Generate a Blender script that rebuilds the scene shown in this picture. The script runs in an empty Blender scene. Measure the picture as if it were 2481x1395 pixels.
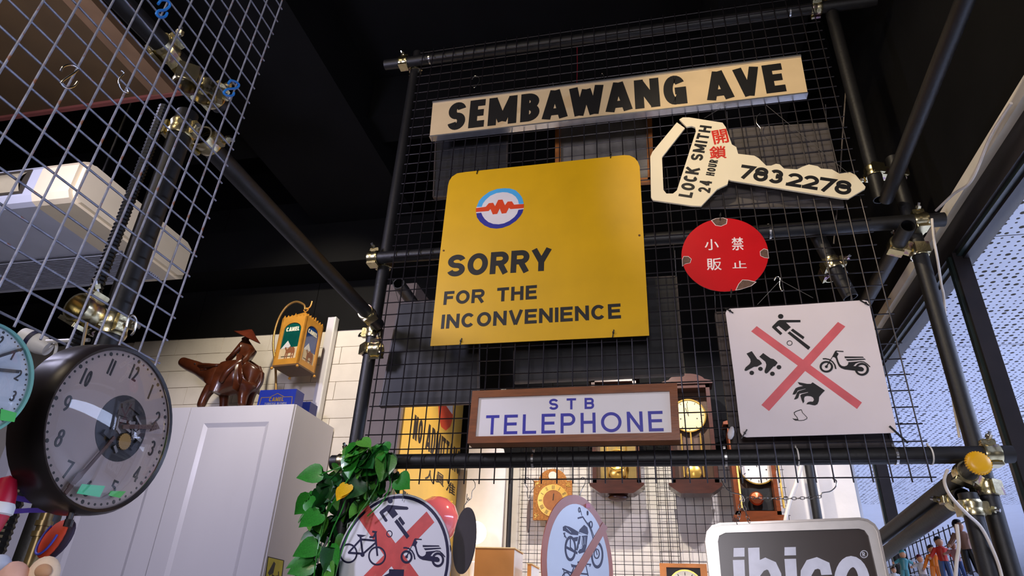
import bpy, math, random
from mathutils import Vector, Matrix
from mathutils.geometry import tessellate_polygon
random.seed(7)
SC = bpy.context.scene
COL = SC.collection
# ------------------------------------------------------------ camera
F = 1605.44
CAM = Vector((0.975135, -2.074117, 1.558042))
def _rot(p, r, y):
    return Matrix.Rotation(y, 3, 'Z') @ Matrix.Rotation(p, 3, 'X') @ Matrix.Rotation(r, 3, 'Y')
RC = _rot(math.radians(27.8299), math.radians(-2.58193), math.radians(13.4398))
cd = bpy.data.cameras.new('camera'); cd.sensor_width = 36; cd.lens = 36 * F / 2481; cd.clip_start = .02
co = bpy.data.objects.new('camera', cd); COL.objects.link(co); SC.camera = co
ri, fw, up = RC @ Vector((1, 0, 0)), RC @ Vector((0, 1, 0)), RC @ Vector((0, 0, 1))
co.matrix_world = Matrix(((ri.x, up.x, -fw.x, CAM.x), (ri.y, up.y, -fw.y, CAM.y), (ri.z, up.z, -fw.z, CAM.z), (0, 0, 0, 1)))
# ------------------------------------------------------------ world, lamps, exposure
SC.view_settings.view_transform = 'Standard'; SC.view_settings.look = 'None'
SC.view_settings.gamma = 1; SC.view_settings.use_curve_mapping = False
SC.view_settings.exposure = 0.0
w = bpy.data.worlds.new('world'); SC.world = w; w.use_nodes = True
w.node_tree.nodes['Background'].inputs[0].default_value = (.80, .84, 1.0, 1)
w.node_tree.nodes['Background'].inputs[1].default_value = .007
def lamp(name, kind, loc, target, energy, col, size=.2, angle=60, blend=.5, size_y=None):
    l = bpy.data.lights.new(name, kind); l.energy = energy; l.color = col
    if kind == 'AREA':
        l.size = size
        if size_y: l.shape = 'RECTANGLE'; l.size_y = size_y
    else: l.shadow_soft_size = size
    if kind == 'SPOT': l.spot_size = math.radians(angle); l.spot_blend = blend
    o = bpy.data.objects.new(name, l); COL.objects.link(o); o.location = loc
    d = Vector(target) - Vector(loc); o.rotation_euler = d.to_track_quat('-Z', 'Y').to_euler()
    return o
WARM = (1, .82, .58); NEUT = (1, .93, .84); COOL = (.62, .70, 1.0)
lamp('shop_ceiling_light', 'AREA', (-.7, -3.0, 4.1), (.7, 0, 2.7), 17, WARM, .7)
lamp('shop_ceiling_light', 'AREA', (3.0, -2.9, 3.9), (1.1, 0, 2.7), 17, WARM, .7)
lamp('front_low_light', 'AREA', (1.0, -4.2, 2.2), (1.0, 0, 1.8), 54, (.97, .92, 1), .8)
lamp('back_wall_spot', 'SPOT', (.75, .75, 3.6), (.8, 2.05, 2.0), 150, NEUT, .03, 80, .6)
lamp('back_wall_spot', 'SPOT', (1.7, .9, 3.4), (1.3, 2.05, 2.2), 80, (.93, .88, 1), .03, 75, .6)
lamp('left_wall_spot', 'SPOT', (-.9, .5, 4.2), (-1.5, 2.05, 3.1), 140, (1, .88, .7), .04, 70, .7)
lamp('cabinet_light', 'AREA', (-1.0, -1.4, 3.0), (-1.3, 1.5, 2.2), 36, (.74, .72, 1), .3)
lamp('sign_back_spot', 'SPOT', (.7, 1.1, 2.9), (-.45, 1.2, 2.2), 48, WARM, .03, 70, .6)
lamp('window_side_fill', 'SPOT', (.5, -1.6, 4.0), (1.95, .3, 2.9), 95, WARM, .05, 50, .7)  # added fill spot, brightens the cream trim and the black wall above
lamp('corridor_light', 'AREA', (4.4, 9, 3.05), (4.4, 9, 0), 200, (.66, .74, 1), 1.6, size_y=6)
lamp('corridor_light', 'AREA', (4.6, 1.5, 3.05), (4.6, 1.5, 0), 430, (.58, .68, 1), 1.6, size_y=6)
# ------------------------------------------------------------ pixel -> place
def ray(x, y): return RC @ Vector(((x - 1240.5) / F, 1, (697.5 - y) / F))
def at(x, y, axis, val):
    d = ray(x, y); i = 'xyz'.index(axis); t = (val - CAM[i]) / d[i]; return CAM + d * t
class Pl:
    """a real plane in the place: origin o, right-hand axes u,v and normal n towards the viewer"""
    def __init__(s, o, u, v): 
        s.o = Vector(o); s.u = Vector(u).normalized(); s.v = Vector(v); s.v = (s.v - s.u * s.v.dot(s.u)).normalized(); s.n = s.u.cross(s.v)
    def px(s, x, y):
        d = ray(x, y); t = (s.o - CAM).dot(s.n) / d.dot(s.n); q = CAM + d * t - s.o
        return (q.dot(s.u), q.dot(s.v))
    def w(s, a, b, d=0): return s.o + s.u * a + s.v * b + s.n * d
    def pts(s, l): return [s.px(*p) for p in l]
def plane_y(y): return Pl((0, y, 2), (1, 0, 0), (0, 0, 1))
def plane_x(x): return Pl((x, 0, 2), (0, 1, 0), (0, 0, 1))
def crop(ox, oy, sc): return lambda l: [(ox + x / sc, oy + y / sc) for x, y in l]
# ------------------------------------------------------------ materials (all procedural)
def lin(c): return tuple(((v / 255) / 12.92 if v / 255 <= .04045 else ((v / 255 + .055) / 1.055) ** 2.4) for v in c)
_M = {}
def mat(name, c, rough=.5, metal=0, var=.12, scale=18, bump=0, bscale=60, emit=0, alpha=None, c2=None, patch=.5, spec=.5, trans=0, stretch=None, coat=0):
    if name in _M: return _M[name]
    m = bpy.data.materials.new(name); m.use_nodes = True; nt = m.node_tree; N = nt.nodes; L = nt.links
    b = N['Principled BSDF']; b.inputs['Roughness'].default_value = rough; b.inputs['Metallic'].default_value = metal
    b.inputs['Specular IOR Level'].default_value = spec; b.inputs['Coat Weight'].default_value = coat
    c = lin(c)
    tc = N.new('ShaderNodeTexCoord'); mp = N.new('ShaderNodeMapping'); L.new(tc.outputs['Object'], mp.inputs[0])
    if stretch: mp.inputs['Scale'].default_value = stretch
    n = N.new('ShaderNodeTexNoise'); n.inputs['Scale'].default_value = scale; n.inputs['Detail'].default_value = 6
    L.new(mp.outputs[0], n.inputs['Vector'])
    r = N.new('ShaderNodeValToRGB'); L.new(n.outputs['Fac'], r.inputs[0])
    a = tuple(max(0, v * (1 - var)) for v in c); z = tuple(min(1, v * (1 + var)) for v in c)
    r.color_ramp.elements[0].position = .3; r.color_ramp.elements[0].color = (*a, 1)
    r.color_ramp.elements[1].position = .7; r.color_ramp.elements[1].color = (*z, 1)
    out = r.outputs[0]
    if c2:
        n2 = N.new('ShaderNodeTexNoise'); n2.inputs['Scale'].default_value = scale * .6; n2.inputs['Detail'].default_value = 8; L.new(mp.outputs[0], n2.inputs['Vector'])
        r2 = N.new('ShaderNodeValToRGB'); r2.color_ramp.elements[0].position = patch; r2.color_ramp.elements[1].position = patch + .06; L.new(n2.outputs['Fac'], r2.inputs[0])
        mx = N.new('ShaderNodeMixRGB'); L.new(r2.outputs[0], mx.inputs[0]); L.new(out, mx.inputs[1]); mx.inputs[2].default_value = (*lin(c2), 1); out = mx.outputs[0]
    L.new(out, b.inputs['Base Color'])
    if bump:
        n3 = N.new('ShaderNodeTexNoise'); n3.inputs['Scale'].default_value = bscale; L.new(mp.outputs[0], n3.inputs['Vector'])
        bp = N.new('ShaderNodeBump'); bp.inputs['Strength'].default_value = bump; bp.inputs['Distance'].default_value = .004
        L.new(n3.outputs['Fac'], bp.inputs['Height']); L.new(bp.outputs[0], b.inputs['Normal'])
    if emit:
        b.inputs['Emission Color'].default_value = (*c, 1); b.inputs['Emission Strength'].default_value = emit
    if trans: b.inputs['Transmission Weight'].default_value = trans
    if alpha is not None:
        b.inputs['Alpha'].default_value = alpha
    _M[name] = m; return m
BLACKTUBE = mat('black_painted_steel', (20, 19, 19), .5, 0, .25, 30, .15, 90)
ZINC = mat('gold_passivated_zinc', (204, 192, 150), .26, 1, .15, 40, .1, 120, c2=(170, 140, 150), patch=.58)
STEEL = mat('bright_steel', (210, 208, 205), .25, 1, .1, 60)
WIREBLK = mat('dark_wire', (40, 36, 39), .36, .55, .3, 70)
WIREGAL = mat('galvanised_rusty_wire', (142, 144, 158), .5, .35, .25, 60, .2, 200, c2=(150, 86, 36), patch=.62)
BLACKINK = mat('black_ink', (14, 13, 14), .5, 0, .2, 40)
NAVYINK = mat('navy_ink', (26, 22, 58), .5, 0, .2, 40)
WHITEPL = mat('white_plastic', (226, 224, 220), .45, 0, .05)
BLACKPL = mat('black_plastic', (16, 16, 17), .4)
TIE = mat('white_cable_tie', (218, 212, 200), .5, 0, .05)
# ------------------------------------------------------------ geometry helpers (geometry = (verts, faces))
def join(*gs):
    V = []; Fc = []
    for v, f in gs:
        k = len(V); V += list(v); Fc += [tuple(i + k for i in q) for q in f]
    return V, Fc
def frame(d):
    d = Vector(d).normalized(); a = Vector((0, 0, 1)) if abs(d.z) < .9 else Vector((1, 0, 0))
    u = d.cross(a).normalized(); return u, u.cross(d).normalized() * -1, d
def box(c, s, R=None):
    c = Vector(c); V = []
    for z in (-.5, .5):
        for x, y in ((-.5, -.5), (.5, -.5), (.5, .5), (-.5, .5)):
            p = Vector((x * s[0], y * s[1], z * s[2])); V.append(c + (R @ p if R else p))
    return V, [(3, 2, 1, 0), (4, 5, 6, 7), (0, 1, 5, 4), (1, 2, 6, 5), (2, 3, 7, 6), (3, 0, 4, 7)]
def bb(x0, x1, y0, y1, z0, z1): return box(((x0 + x1) / 2, (y0 + y1) / 2, (z0 + z1) / 2), (abs(x1 - x0), abs(y1 - y0), abs(z1 - z0)))
def rbox(c, s, r, R=None, axis='z', seg=4):
    """box with rounded edges along one axis"""
    c = Vector(c); i = 'xyz'.index(axis); o = [k for k in range(3) if k != i]; P = []
    hx, hy = s[o[0]] / 2, s[o[1]] / 2; r = min(r, hx, hy)
    for cx, cy, a0 in ((hx - r, hy - r, 0), (-hx + r, hy - r, 90), (-hx + r, -hy + r, 180), (hx - r, -hy + r, 270)):
        for k in range(seg + 1):
            a = math.radians(a0 + 90 * k / seg); P.append((cx + r * math.cos(a), cy + r * math.sin(a)))
    n = len(P); V = []
    for h in (-s[i] / 2, s[i] / 2):
        for p in P:
            q = [0, 0, 0]; q[o[0]], q[o[1]], q[i] = p[0], p[1], h; q = Vector(q); V.append(c + (R @ q if R else q))
    return V, [tuple(range(n - 1, -1, -1)), tuple(range(n, 2 * n))] + [(k, (k + 1) % n, n + (k + 1) % n, n + k) for k in range(n)]
def cyl(a, b, r, n=12, r2=None, cap=True):
    a, b = Vector(a), Vector(b); u, v, d = frame(b - a); r2 = r if r2 is None else r2; V = []
    for p, q in ((a, r), (b, r2)):
        for k in range(n):
            t = 2 * math.pi * k / n; V.append(p + u * math.cos(t) * q + v * math.sin(t) * q)
    Fc = [(k, (k + 1) % n, n + (k + 1) % n, n + k) for k in range(n)]
    if cap: Fc += [tuple(range(n - 1, -1, -1)), tuple(range(n, 2 * n))]
    return V, Fc
def pipe(a, b, r=.0242, n=20, wall=.0034):
    """hollow tube with open ends"""
    a, b = Vector(a), Vector(b); u, v, d = frame(b - a); V = []
    for p, q in ((a, r), (b, r), (b, r - wall), (a, r - wall)):
        for k in range(n):
            t = 2 * math.pi * k / n; V.append(p + u * math.cos(t) * q + v * math.sin(t) * q)
    Fc = []
    for s in range(4):
        for k in range(n): Fc.append((s * n + k, s * n + (k + 1) % n, ((s + 1) % 4) * n + (k + 1) % n, ((s + 1) % 4) * n + k))
    return V, Fc
def sweep(P, r, n=8, closed=False, cap=True):
    P = [Vector(p) for p in P]; m = len(P); V = []; Fc = []
    rs = r if isinstance(r, (list, tuple)) else [r] * m
    pu = None
    for i in range(m):
        t = (P[(i + 1) % m] - P[i - 1]) if (closed or 0 < i < m - 1) else (P[1] - P[0] if i == 0 else P[-1] - P[-2])
        t.normalize()
        u = frame(t)[0] if pu is None else (pu - t * pu.dot(t)).normalized()
        pu = u; v = t.cross(u)
        for k in range(n):
            a = 2 * math.pi * k / n; V.append(P[i] + (u * math.cos(a) + v * math.sin(a)) * rs[i])
    for i in range(m if closed else m - 1):
        j = (i + 1) % m
        for k in range(n): Fc.append((i * n + k, i * n + (k + 1) % n, j * n + (k + 1) % n, j * n + k))
    if cap and not closed: Fc += [tuple(range(n - 1, -1, -1)), tuple(range((m - 1) * n, m * n))]
    return V, Fc
def spline(P, n=6, closed=False):
    P = [Vector(p) for p in P]; m = len(P); out = []
    for i in range(m if closed else m - 1):
        a = P[i - 1] if (closed or i) else P[0]; b = P[i]; c = P[(i + 1) % m]; d = P[(i + 2) % m] if (closed or i + 2 < m) else P[-1]
        for k in range(n):
            t = k / n; out.append(.5 * ((2 * b) + (c - a) * t + (2 * a - 5 * b + 4 * c - d) * t * t + (3 * b - a - 3 * c + d) * t ** 3))
    if not closed: out.append(P[-1])
    return out
def lathe(prof, o, axis, n=32, a0=0, a1=360):
    """prof: (radius, height along axis)"""
    u, v, d = frame(axis); o = Vector(o); V = []; Fc = []; m = len(prof); full = a1 - a0 >= 360
    for k in range(n if full else n + 1):
        t = math.radians(a0 + (a1 - a0) * k / n)
        for r, h in prof: V.append(o + d * h + (u * math.cos(t) + v * math.sin(t)) * r)
    for k in range(n):
        k2 = (k + 1) % n if full else k + 1
        for i in range(m - 1): Fc.append((k * m + i, k * m + i + 1, k2 * m + i + 1, k2 * m + i))
    return V, Fc
def prism(pl, loops, d0, d1):
    """polygon with holes on plane pl, from depth d0 (back) to d1 (front)"""
    V = []; Fc = []; ls = [[Vector((a, b, 0)) for a, b in l] for l in loops]
    tris = tessellate_polygon(ls); flat = [p for l in ls for p in l]; n = len(flat)
    V = [pl.w(p.x, p.y, d1) for p in flat] + [pl.w(p.x, p.y, d0) for p in flat]
    for a, b, c in tris:
        p, q, r = flat[a], flat[b], flat[c]
        if (q - p).cross(r - p).z < 0: b, c = c, b
        Fc.append((a, b, c)); Fc.append((n + c, n + b, n + a))
    k = 0
    for l in ls:
        m = len(l)
        for i in range(m): j = (i + 1) % m; Fc.append((k + i, n + k + i, n + k + j, k + j))
        k += m
    return V, Fc
def stroke(pl, P, wd, d0, d1, closed=False):
    """thick line on plane pl"""
    P = [Vector((a, b)) for a, b in P]
    P = [p for i, p in enumerate(P) if i == 0 or (p - P[i - 1]).length > 1e-7]
    m = len(P); Lh = []; Rh = []
    for i in range(m):
        if closed or 0 < i < m - 1: a = (P[i] - P[i - 1]).normalized(); b = (P[(i + 1) % m] - P[i]).normalized()
        elif i == 0: a = b = (P[1] - P[0]).normalized()
        else: a = b = (P[-1] - P[-2]).normalized()
        t = a + b
        if t.length < 1e-6: t = a
        t.normalize(); nn = Vector((-t.y, t.x)); k = max(.45, nn.dot(Vector((-a.y, a.x)))); q = nn * (wd / 2 / k)
        Lh.append(P[i] + q); Rh.append(P[i] - q)
    V = []; Fc = []
    for dd in (d1, d0):
        for i in range(m): V.append(pl.w(Lh[i].x, Lh[i].y, dd)); V.append(pl.w(Rh[i].x, Rh[i].y, dd))
    o = 2 * m
    for i in range(m if closed else m - 1):
        j = (i + 1) % m; a, b, c, d = 2 * i, 2 * i + 1, 2 * j + 1, 2 * j
        Fc += [(a, b, c, d), (o + d, o + c, o + b, o + a), (a, d, o + d, o + a), (b, o + b, o + c, c)]
    if not closed: Fc += [(0, o, o + 1, 1), (2 * m - 2, 2 * m - 1, o + 2 * m - 1, o + 2 * m - 2)]
    return V, Fc
def circ(c, r, n=32, ry=None): return [(c[0] + r * math.cos(2 * math.pi * k / n), c[1] + (ry or r) * math.sin(2 * math.pi * k / n)) for k in range(n)]
def arc(cx, cy, rx, ry, a0, a1, n=14): return [(cx + rx * math.cos(math.radians(a0 + (a1 - a0) * k / n)), cy + ry * math.sin(math.radians(a0 + (a1 - a0) * k / n))) for k in range(n + 1)]
# ------------------------------------------------------------ objects
def setp(o, label=None, cat=None, group=None, kind=None):
    if label: o['label'] = label
    if cat: o['category'] = cat
    if group: o['group'] = group
    if kind: o['kind'] = kind
    return o
def wloc(o):
    p = Vector((0, 0, 0))
    while o: p += o.location; o = o.parent
    return p
def mk(name, g, m, parent=None, smooth=False, origin=None):
    V, Fc = g; V = [Vector(v) for v in V]
    if parent: org = wloc(parent)
    elif origin is not None: org = Vector(origin)
    else:
        xs = [v.x for v in V]; ys = [v.y for v in V]; zs = [v.z for v in V]
        org = Vector(((min(xs) + max(xs)) / 2, (min(ys) + max(ys)) / 2, min(zs)))
    me = bpy.data.meshes.new(name); me.from_pydata([v - org for v in V], [], Fc); me.update()
    me.materials.append(m)
    if smooth: me.shade_smooth(); me.set_sharp_from_angle(angle=math.radians(40))
    o = bpy.data.objects.new(name, me); COL.objects.link(o); o.parent = parent
    if not parent: o.location = org
    return o
def thing(name, loc, label, cat, group=None):
    o = bpy.data.objects.new(name, None); COL.objects.link(o); o.location = loc; o.empty_display_size = .05
    return setp(o, label, cat, group)
def solid(name, g, m, label, cat, group=None, smooth=False): return setp(mk(name, g, m, None, smooth), label, cat, group)
def struct(name, g, m, parent=None):
    o = mk(name, g, m, parent)
    if not parent: o['kind'] = 'structure'
    return o
def share(src, name, loc, parent):
    o = bpy.data.objects.new(name, src); COL.objects.link(o); o.parent = parent; o.location = Vector(loc) - (wloc(parent) if parent else Vector()); return o
# ------------------------------------------------------------ drawn capital lettering: thick strokes in a box w x 1
def glyph(c, w, t):
    h = t / 2; Lx, R, B, T, m = h, w - h, h, 1 - h, w / 2; y = .52
    rx, ry = w / 2 - h, (1 - t) / 2
    S = []
    def bowl(y0, y1, x0, xr): # D-shaped bowl from stem
        r = (y1 - y0) / 2; q = min(r, xr - x0 - .02)
        S.append([(x0, y1)] + arc(xr - q, (y0 + y1) / 2, q, r, 90, -90, 12) + [(x0, y0)])
    if c == 'A': S += [[(h * .62, 0), (m - h * .1, 1)], [(w - h * .62, 0), (m + h * .1, 1)], [(w * .25, .2 + h * .3), (w * .75, .2 + h * .3)]]
    elif c == 'B': S += [[(Lx, 0), (Lx, 1)]]; bowl(B, y, Lx, R); bowl(y, T, Lx, R - w * .03)
    elif c == 'C': S += [arc(m, .5, rx, ry, 40, 320, 26)]
    elif c == 'D': S += [[(Lx, 0), (Lx, 1)]]; S.append([(Lx, T)] + arc(R - rx, .5, rx, ry, 90, -90, 18) + [(Lx, B)])
    elif c == 'E': S += [[(Lx, 0), (Lx, 1)], [(Lx, T), (w, T)], [(Lx, y), (w * .93, y)], [(Lx, B), (w, B)]]
    elif c == 'F': S += [[(Lx, 0), (Lx, 1)], [(Lx, T), (w, T)], [(Lx, y), (w * .9, y)]]
    elif c == 'G': S += [arc(m, .5, rx, ry, 35, 345, 28), [(m, .46), (w, .46)], [(R, .5), (R, 0)]]
    elif c == 'H': S += [[(Lx, 0), (Lx, 1)], [(R, 0), (R, 1)], [(Lx, y), (R, y)]]
    elif c == 'I': S += [[(m, 0), (m, 1)]]
    elif c == 'K': S += [[(Lx, 0), (Lx, 1)], [(Lx, .36), (w - h * .9, 1)], [(w * .42, .55), (w - h * .8, 0)]]
    elif c == 'L': S += [[(Lx, 0), (Lx, 1)], [(Lx, B), (w, B)]]
    elif c == 'M': S += [[(Lx, 0), (Lx, 1)], [(R, 0), (R, 1)], [(Lx, 1 - h * .4), (m, .12)], [(R, 1 - h * .4), (m, .12)]]
    elif c == 'N': S += [[(Lx, 0), (Lx, 1)], [(R, 0), (R, 1)], [(Lx, 1 - h * .6), (R, h * .6)]]
    elif c == 'O': S += [arc(m, .5, rx, ry, 0, 359.9, 36)]
    elif c == 'P': S += [[(Lx, 0), (Lx, 1)]]; bowl(.45, T, Lx, R)
    elif c == 'R': S += [[(Lx, 0), (Lx, 1)], [(m * 1.05, .48), (R + h * .1, 0)]]; bowl(.48, T, Lx, R)
    elif c == 'S':
        q = (1 - t) / 4; S += [arc(m, T - q, rx, q, 15, 270, 18) + arc(m, B + q, rx, q, 90, -165, 18)[1:]]
    elif c == 'T': S += [[(0, T), (w, T)], [(m, 0), (m, 1)]]
    elif c == 'U': S += [[(Lx, 1)] + arc(m, h + rx, rx, rx, 180, 360, 16) + [(R, 1)]]
    elif c == 'V': S += [[(h * .8, 1), (m, 0)], [(w - h * .8, 1), (m, 0)]]
    elif c == 'W': S += [[(h * .7, 1), (w * .27, 0)], [(w * .27, 0), (m, .9)], [(m, .9), (w * .73, 0)], [(w * .73, 0), (w - h * .7, 1)]]
    elif c == 'Y': S += [[(h * .7, 1), (m, .42)], [(w - h * .7, 1), (m, .42)], [(m, .46), (m, 0)]]
    elif c == 'X': S += [[(h * .7, 0), (w - h * .7, 1)], [(w - h * .7, 0), (h * .7, 1)]]
    elif c == '1': S += [[(m, 0), (m, 1)]]
    elif c == '2': S += [arc(m, T - .25, rx, .25, 165, -30, 14) + [(Lx + h * .3, B + h * .3)], [(0, B), (w, B)]]
    elif c == '3': S += [arc(m, T - .215, rx * .92, .215 * 1.0, 150, -90, 14), arc(m, B + .245, rx, .245, 90, -150, 14)]
    elif c == '4': S += [[(w * .74, 0), (w * .74, 1)], [(w * .74, 1 - h), (Lx, .32)], [(h * .6, .28), (w, .28)]]
    elif c == '5': S += [[(w * .95, T), (w * .2, T), (w * .15, .58)], arc(m * .95, B + .27, rx, .27, 120, -150, 16)]
    elif c == '6': S += [arc(m, B + .26, rx, .26, 0, 359.9, 24), arc(m + w * .35, .32, w * .85 - h, .68 - h, 178, 112, 10)]
    elif c == '7': S += [[(0, T), (w - h * .6, T), (w * .3, 0)]]
    elif c == '8': S += [arc(m, T - .2, rx * .88, .2, 0, 359.9, 24), arc(m, B + .26 - h * .2, rx, .26, 0, 359.9, 24)]
    elif c == '9': S += [arc(m, T - .26, rx, .26, 0, 359.9, 24), arc(m - w * .35, .68, w * .85 - h, .68 - h, -2, -68, 10)]
    elif c == '0': S += [arc(m, .5, rx, ry, 0, 359.9, 30)]
    return S
WID = dict(A=.78, B=.7, C=.76, D=.76, E=.62, F=.58, G=.78, H=.72, I=.2, K=.74, L=.56, M=.88, N=.76, O=.8, P=.66, R=.72, S=.68, T=.62, U=.72, V=.74, W=1.05, Y=.74)
def letters(txt, pl, bl, br, tp, t=.2, gap=.12, wmul=None, d=(.0, .0006), space=.35):
    """lettering fitted on plane pl: bl,br = baseline ends, tp = any point on the cap line (plane coords)"""
    bl, br, tp = Vector(bl), Vector(br), Vector(tp); e = (br - bl); W = e.length; e.normalize(); nrm = Vector((-e.y, e.x)); H = (tp - bl).dot(nrm)
    wm = wmul or {}
    ws = [space if c == ' ' else wm.get(c, WID.get(c, .6)) for c in txt]
    tot = sum(ws) + gap * (len(txt) - 1); k = (W / H) / tot  # width factor
    gs = []; x = 0; tt = t
    sub = Pl(pl.w(*bl), pl.u * e.x + pl.v * e.y, pl.u * nrm.x + pl.v * nrm.y)
    for c, wd in zip(txt, ws):
        if c != ' ':
            cw = max(wd * k, tt * 1.02)
            if c == 'I': cw = tt
            for S in glyph(c, cw, tt):
                cl = (Vector(S[0]) - Vector(S[-1])).length < .03 and len(S) > 8
                if cl: S = S[:-1]
                gs.append(stroke(sub, [((x + a) * H, b * H) for a, b in S], tt * H, d[0], d[1] + .00007 * (len(gs) % 5), cl))
        x += wd * k + gap * k
    return join(*gs)
def fonttext(txt, pl, c0, c1, c3, d=(0, .0006), bold=0):
    """built-in font text mapped to the box c0 (bottom left), c1 (bottom right), c3 (top left) in plane coords"""
    cu = bpy.data.curves.new('t', 'FONT'); cu.body = txt; cu.offset = bold; cu.resolution_u = 3
    ob = bpy.data.objects.new('t', cu); me = ob.to_mesh()
    V = [v.co.copy() for v in me.vertices]; P = [tuple(p.vertices) for p in me.polygons]
    ob.to_mesh_clear(); bpy.data.objects.remove(ob); bpy.data.curves.remove(cu)
    x0, x1 = min(v.x for v in V), max(v.x for v in V); y0, y1 = min(v.y for v in V), max(v.y for v in V)
    c0, c1, c3 = Vector(c0), Vector(c1), Vector(c3); out = []
    for v in V:
        q = c0 + (c1 - c0) * ((v.x - x0) / (x1 - x0)) + (c3 - c0) * ((v.y - y0) / (y1 - y0)); out.append(pl.w(q.x, q.y, d[1]))
    return out, P
def disc3(pl, c, r, d0, d1, n=24): return prism(pl, [circ(c, r, n)], d0, d1)
def skin(edges, pts, rad, sub=1, root=0):
    """continuous body grown around a skeleton"""
    me = bpy.data.meshes.new('s'); me.from_pydata([Vector(p) for p in pts], edges, []); ob = bpy.data.objects.new('s', me); COL.objects.link(ob)
    m = ob.modifiers.new('k', 'SKIN'); m.use_smooth_shade = True
    sv = me.skin_vertices[0].data if me.skin_vertices else None
    if sv is None:
        me.attributes.new('skin', 'FLOAT', 'POINT')
    for i, v in enumerate(me.skin_vertices[0].data):
        r = rad[i]; v.radius = (r, r) if not isinstance(r, tuple) else r; v.use_root = (i == root)
    s = ob.modifiers.new('b', 'SUBSURF'); s.levels = sub; s.render_levels = sub
    bpy.context.view_layer.update()
    ev = ob.evaluated_get(bpy.context.evaluated_depsgraph_get()); e = ev.to_mesh()
    g = ([v.co.copy() for v in e.vertices], [tuple(p.vertices) for p in e.polygons]); ev.to_mesh_clear()
    bpy.data.objects.remove(ob); bpy.data.meshes.remove(me); return g
# ============================================================ the room
FLOORM = mat('grey_concrete', (120, 116, 112), .7, 0, .15, 6, .2, 30)
CORR = mat('white_terrazzo', (225, 225, 228), .35, 0, .08, 30)
BLKWALL = mat('black_wall_paint', (9, 9, 10), .8, 0, .3, 5, .15, 40, spec=.2)
BLKCEIL = mat('black_ceiling_paint', (7, 7, 8), .85, 0, .3, 4, .1, 30, spec=.15)
WHTWALL = mat('white_wall_paint', (224, 216, 204), .6, 0, .05, 8, .12, 60)
JOINT = mat('mortar', (186, 174, 156), .9, 0, .2, 30)
FRAME = mat('dark_bronze_frame', (34, 29, 30), .38, .2, .2, 20)
CREAM = mat('cream_paint', (230, 222, 204), .55, 0, .06, 12, .05, 60)
struct('floor', bb(-5, 2.02, -4.5, 2.3, -.1, 0), FLOORM)
struct('floor_corridor', bb(2.02, 9, -4.5, 16, -.12, -.02), CORR)
ceil = struct('ceiling', bb(-5, 2.1, -4.5, 2.3, 4.75, 4.9), BLKCEIL)
for y in (-.75, .95):
    mk('beam', bb(-5, 2.1, y - .12, y + .12, 4.42, 4.75), BLKCEIL, ceil)
mk('duct', bb(-1.5, -.7, -4.5, 2.05, 4.3, 4.72), BLKCEIL, ceil)
mk('duct', bb(1.35, 1.75, -1.2, 2.05, 4.1, 4.72), BLKCEIL, ceil)
struct('wall_left', bb(-5.1, -5, -4.5, 2.3, 0, 4.75), BLKWALL)
ZW = 3.537; YB = 2.06
wb = struct('wall_back', bb(-5, 2.02, YB + .012, 2.3, 0, 4.75), JOINT)
# painted block courses show above the cabinet; plain render lower and behind the clocks
bh, bw = .135, .405
row = 0; z = ZW - bh
base_block = None
while z > 2.4:
    x = -3.1 - (row % 2) * bw / 2; k = 0
    while x < -.55:
        x1 = min(x + bw - .004, -.55); dp = random.uniform(-.0015, .0015)
        mk('block', bb(x, x1, YB + dp, YB + .02, z + .004, z + bh), WHTWALL, wb)
        x += bw
    z -= bh; row += 1
zt = z + bh
mk('render_panel', bb(-5, -.55, YB, YB + .02, 0, zt - .003), WHTWALL, wb)
mk('render_panel', bb(-5, -3.31, YB, YB + .02, zt, ZW), WHTWALL, wb)
mk('render_panel', bb(-.546, 2.02, YB, YB + .02, 0, 2.54), WHTWALL, wb)
# black boards above
xs = [-5, -3.6, -2.55, -1.55, -.55]
for a, b in zip(xs, xs[1:]): mk('board', bb(a, b - .006, YB - .012, YB + .02, ZW, 4.75), BLKWALL, wb)
xs = [-.546, .3, 1.15, 2.02]
for a, b in zip(xs, xs[1:]): mk('board', bb(a, b - .006, YB - .006, YB + .02, 2.545, 4.75), BLKWALL, wb)
struct('trim_1', bb(-5, -.55, 1.75, 2.045, 3.95, 4.3), BLKCEIL)
# partition with its right face towards the camera (carries the yellow notice)
GREYP = mat('grey_brown_board', (120, 106, 98), .55, 0, .1, 10, .05, 40)
struct('wall_partition', bb(-.50, -.31, 1.0, 2.05, 0, 3.3), GREYP)
# ---- glazed front on the right
wr = struct('wall_right', bb(2.02, 2.12, -4.5, 2.3, 2.96, 4.75), BLKWALL)
struct('trim_2', bb(1.975, 2.0, -1.6, 1.95, 2.888, 2.93), CREAM)
hd = struct('window_1', bb(2.0, 2.1, -2.5, 2.3, 2.80, 2.96), FRAME)
GRN = mat('green_black_gasket', (22, 34, 32), .35, 0, .1)
mk('gasket', bb(2.012, 2.03, -2.5, 2.3, 2.785, 2.80), GRN, hd)
mk('glazing_bead', bb(2.03, 2.075, -2.5, 2.3, 2.775, 2.80), FRAME, hd)
for y in (.17, 1.52, 2.24):
    m_ = mk('mullion', bb(2.0, 2.05, y, y + .045, 0, 2.80), FRAME, hd)
    mk('cover_strip', bb(1.99, 2.0, y + .012, y + .032, 0, 2.79), GRN, m_)
GLASS = mat('clear_glass', (235, 245, 240), .02, 0, 0, 5, alpha=.06, spec=.6)
for y0, y1 in ((-2.5, .17), (.215, 1.52), (1.565, 2.24)):
    mk('pane', bb(2.048, 2.056, y0, y1, .1, 2.78), GLASS, hd)
mk('bottom_rail', bb(2.0, 2.1, -2.5, 2.3, 0, .12), FRAME, hd)
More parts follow.
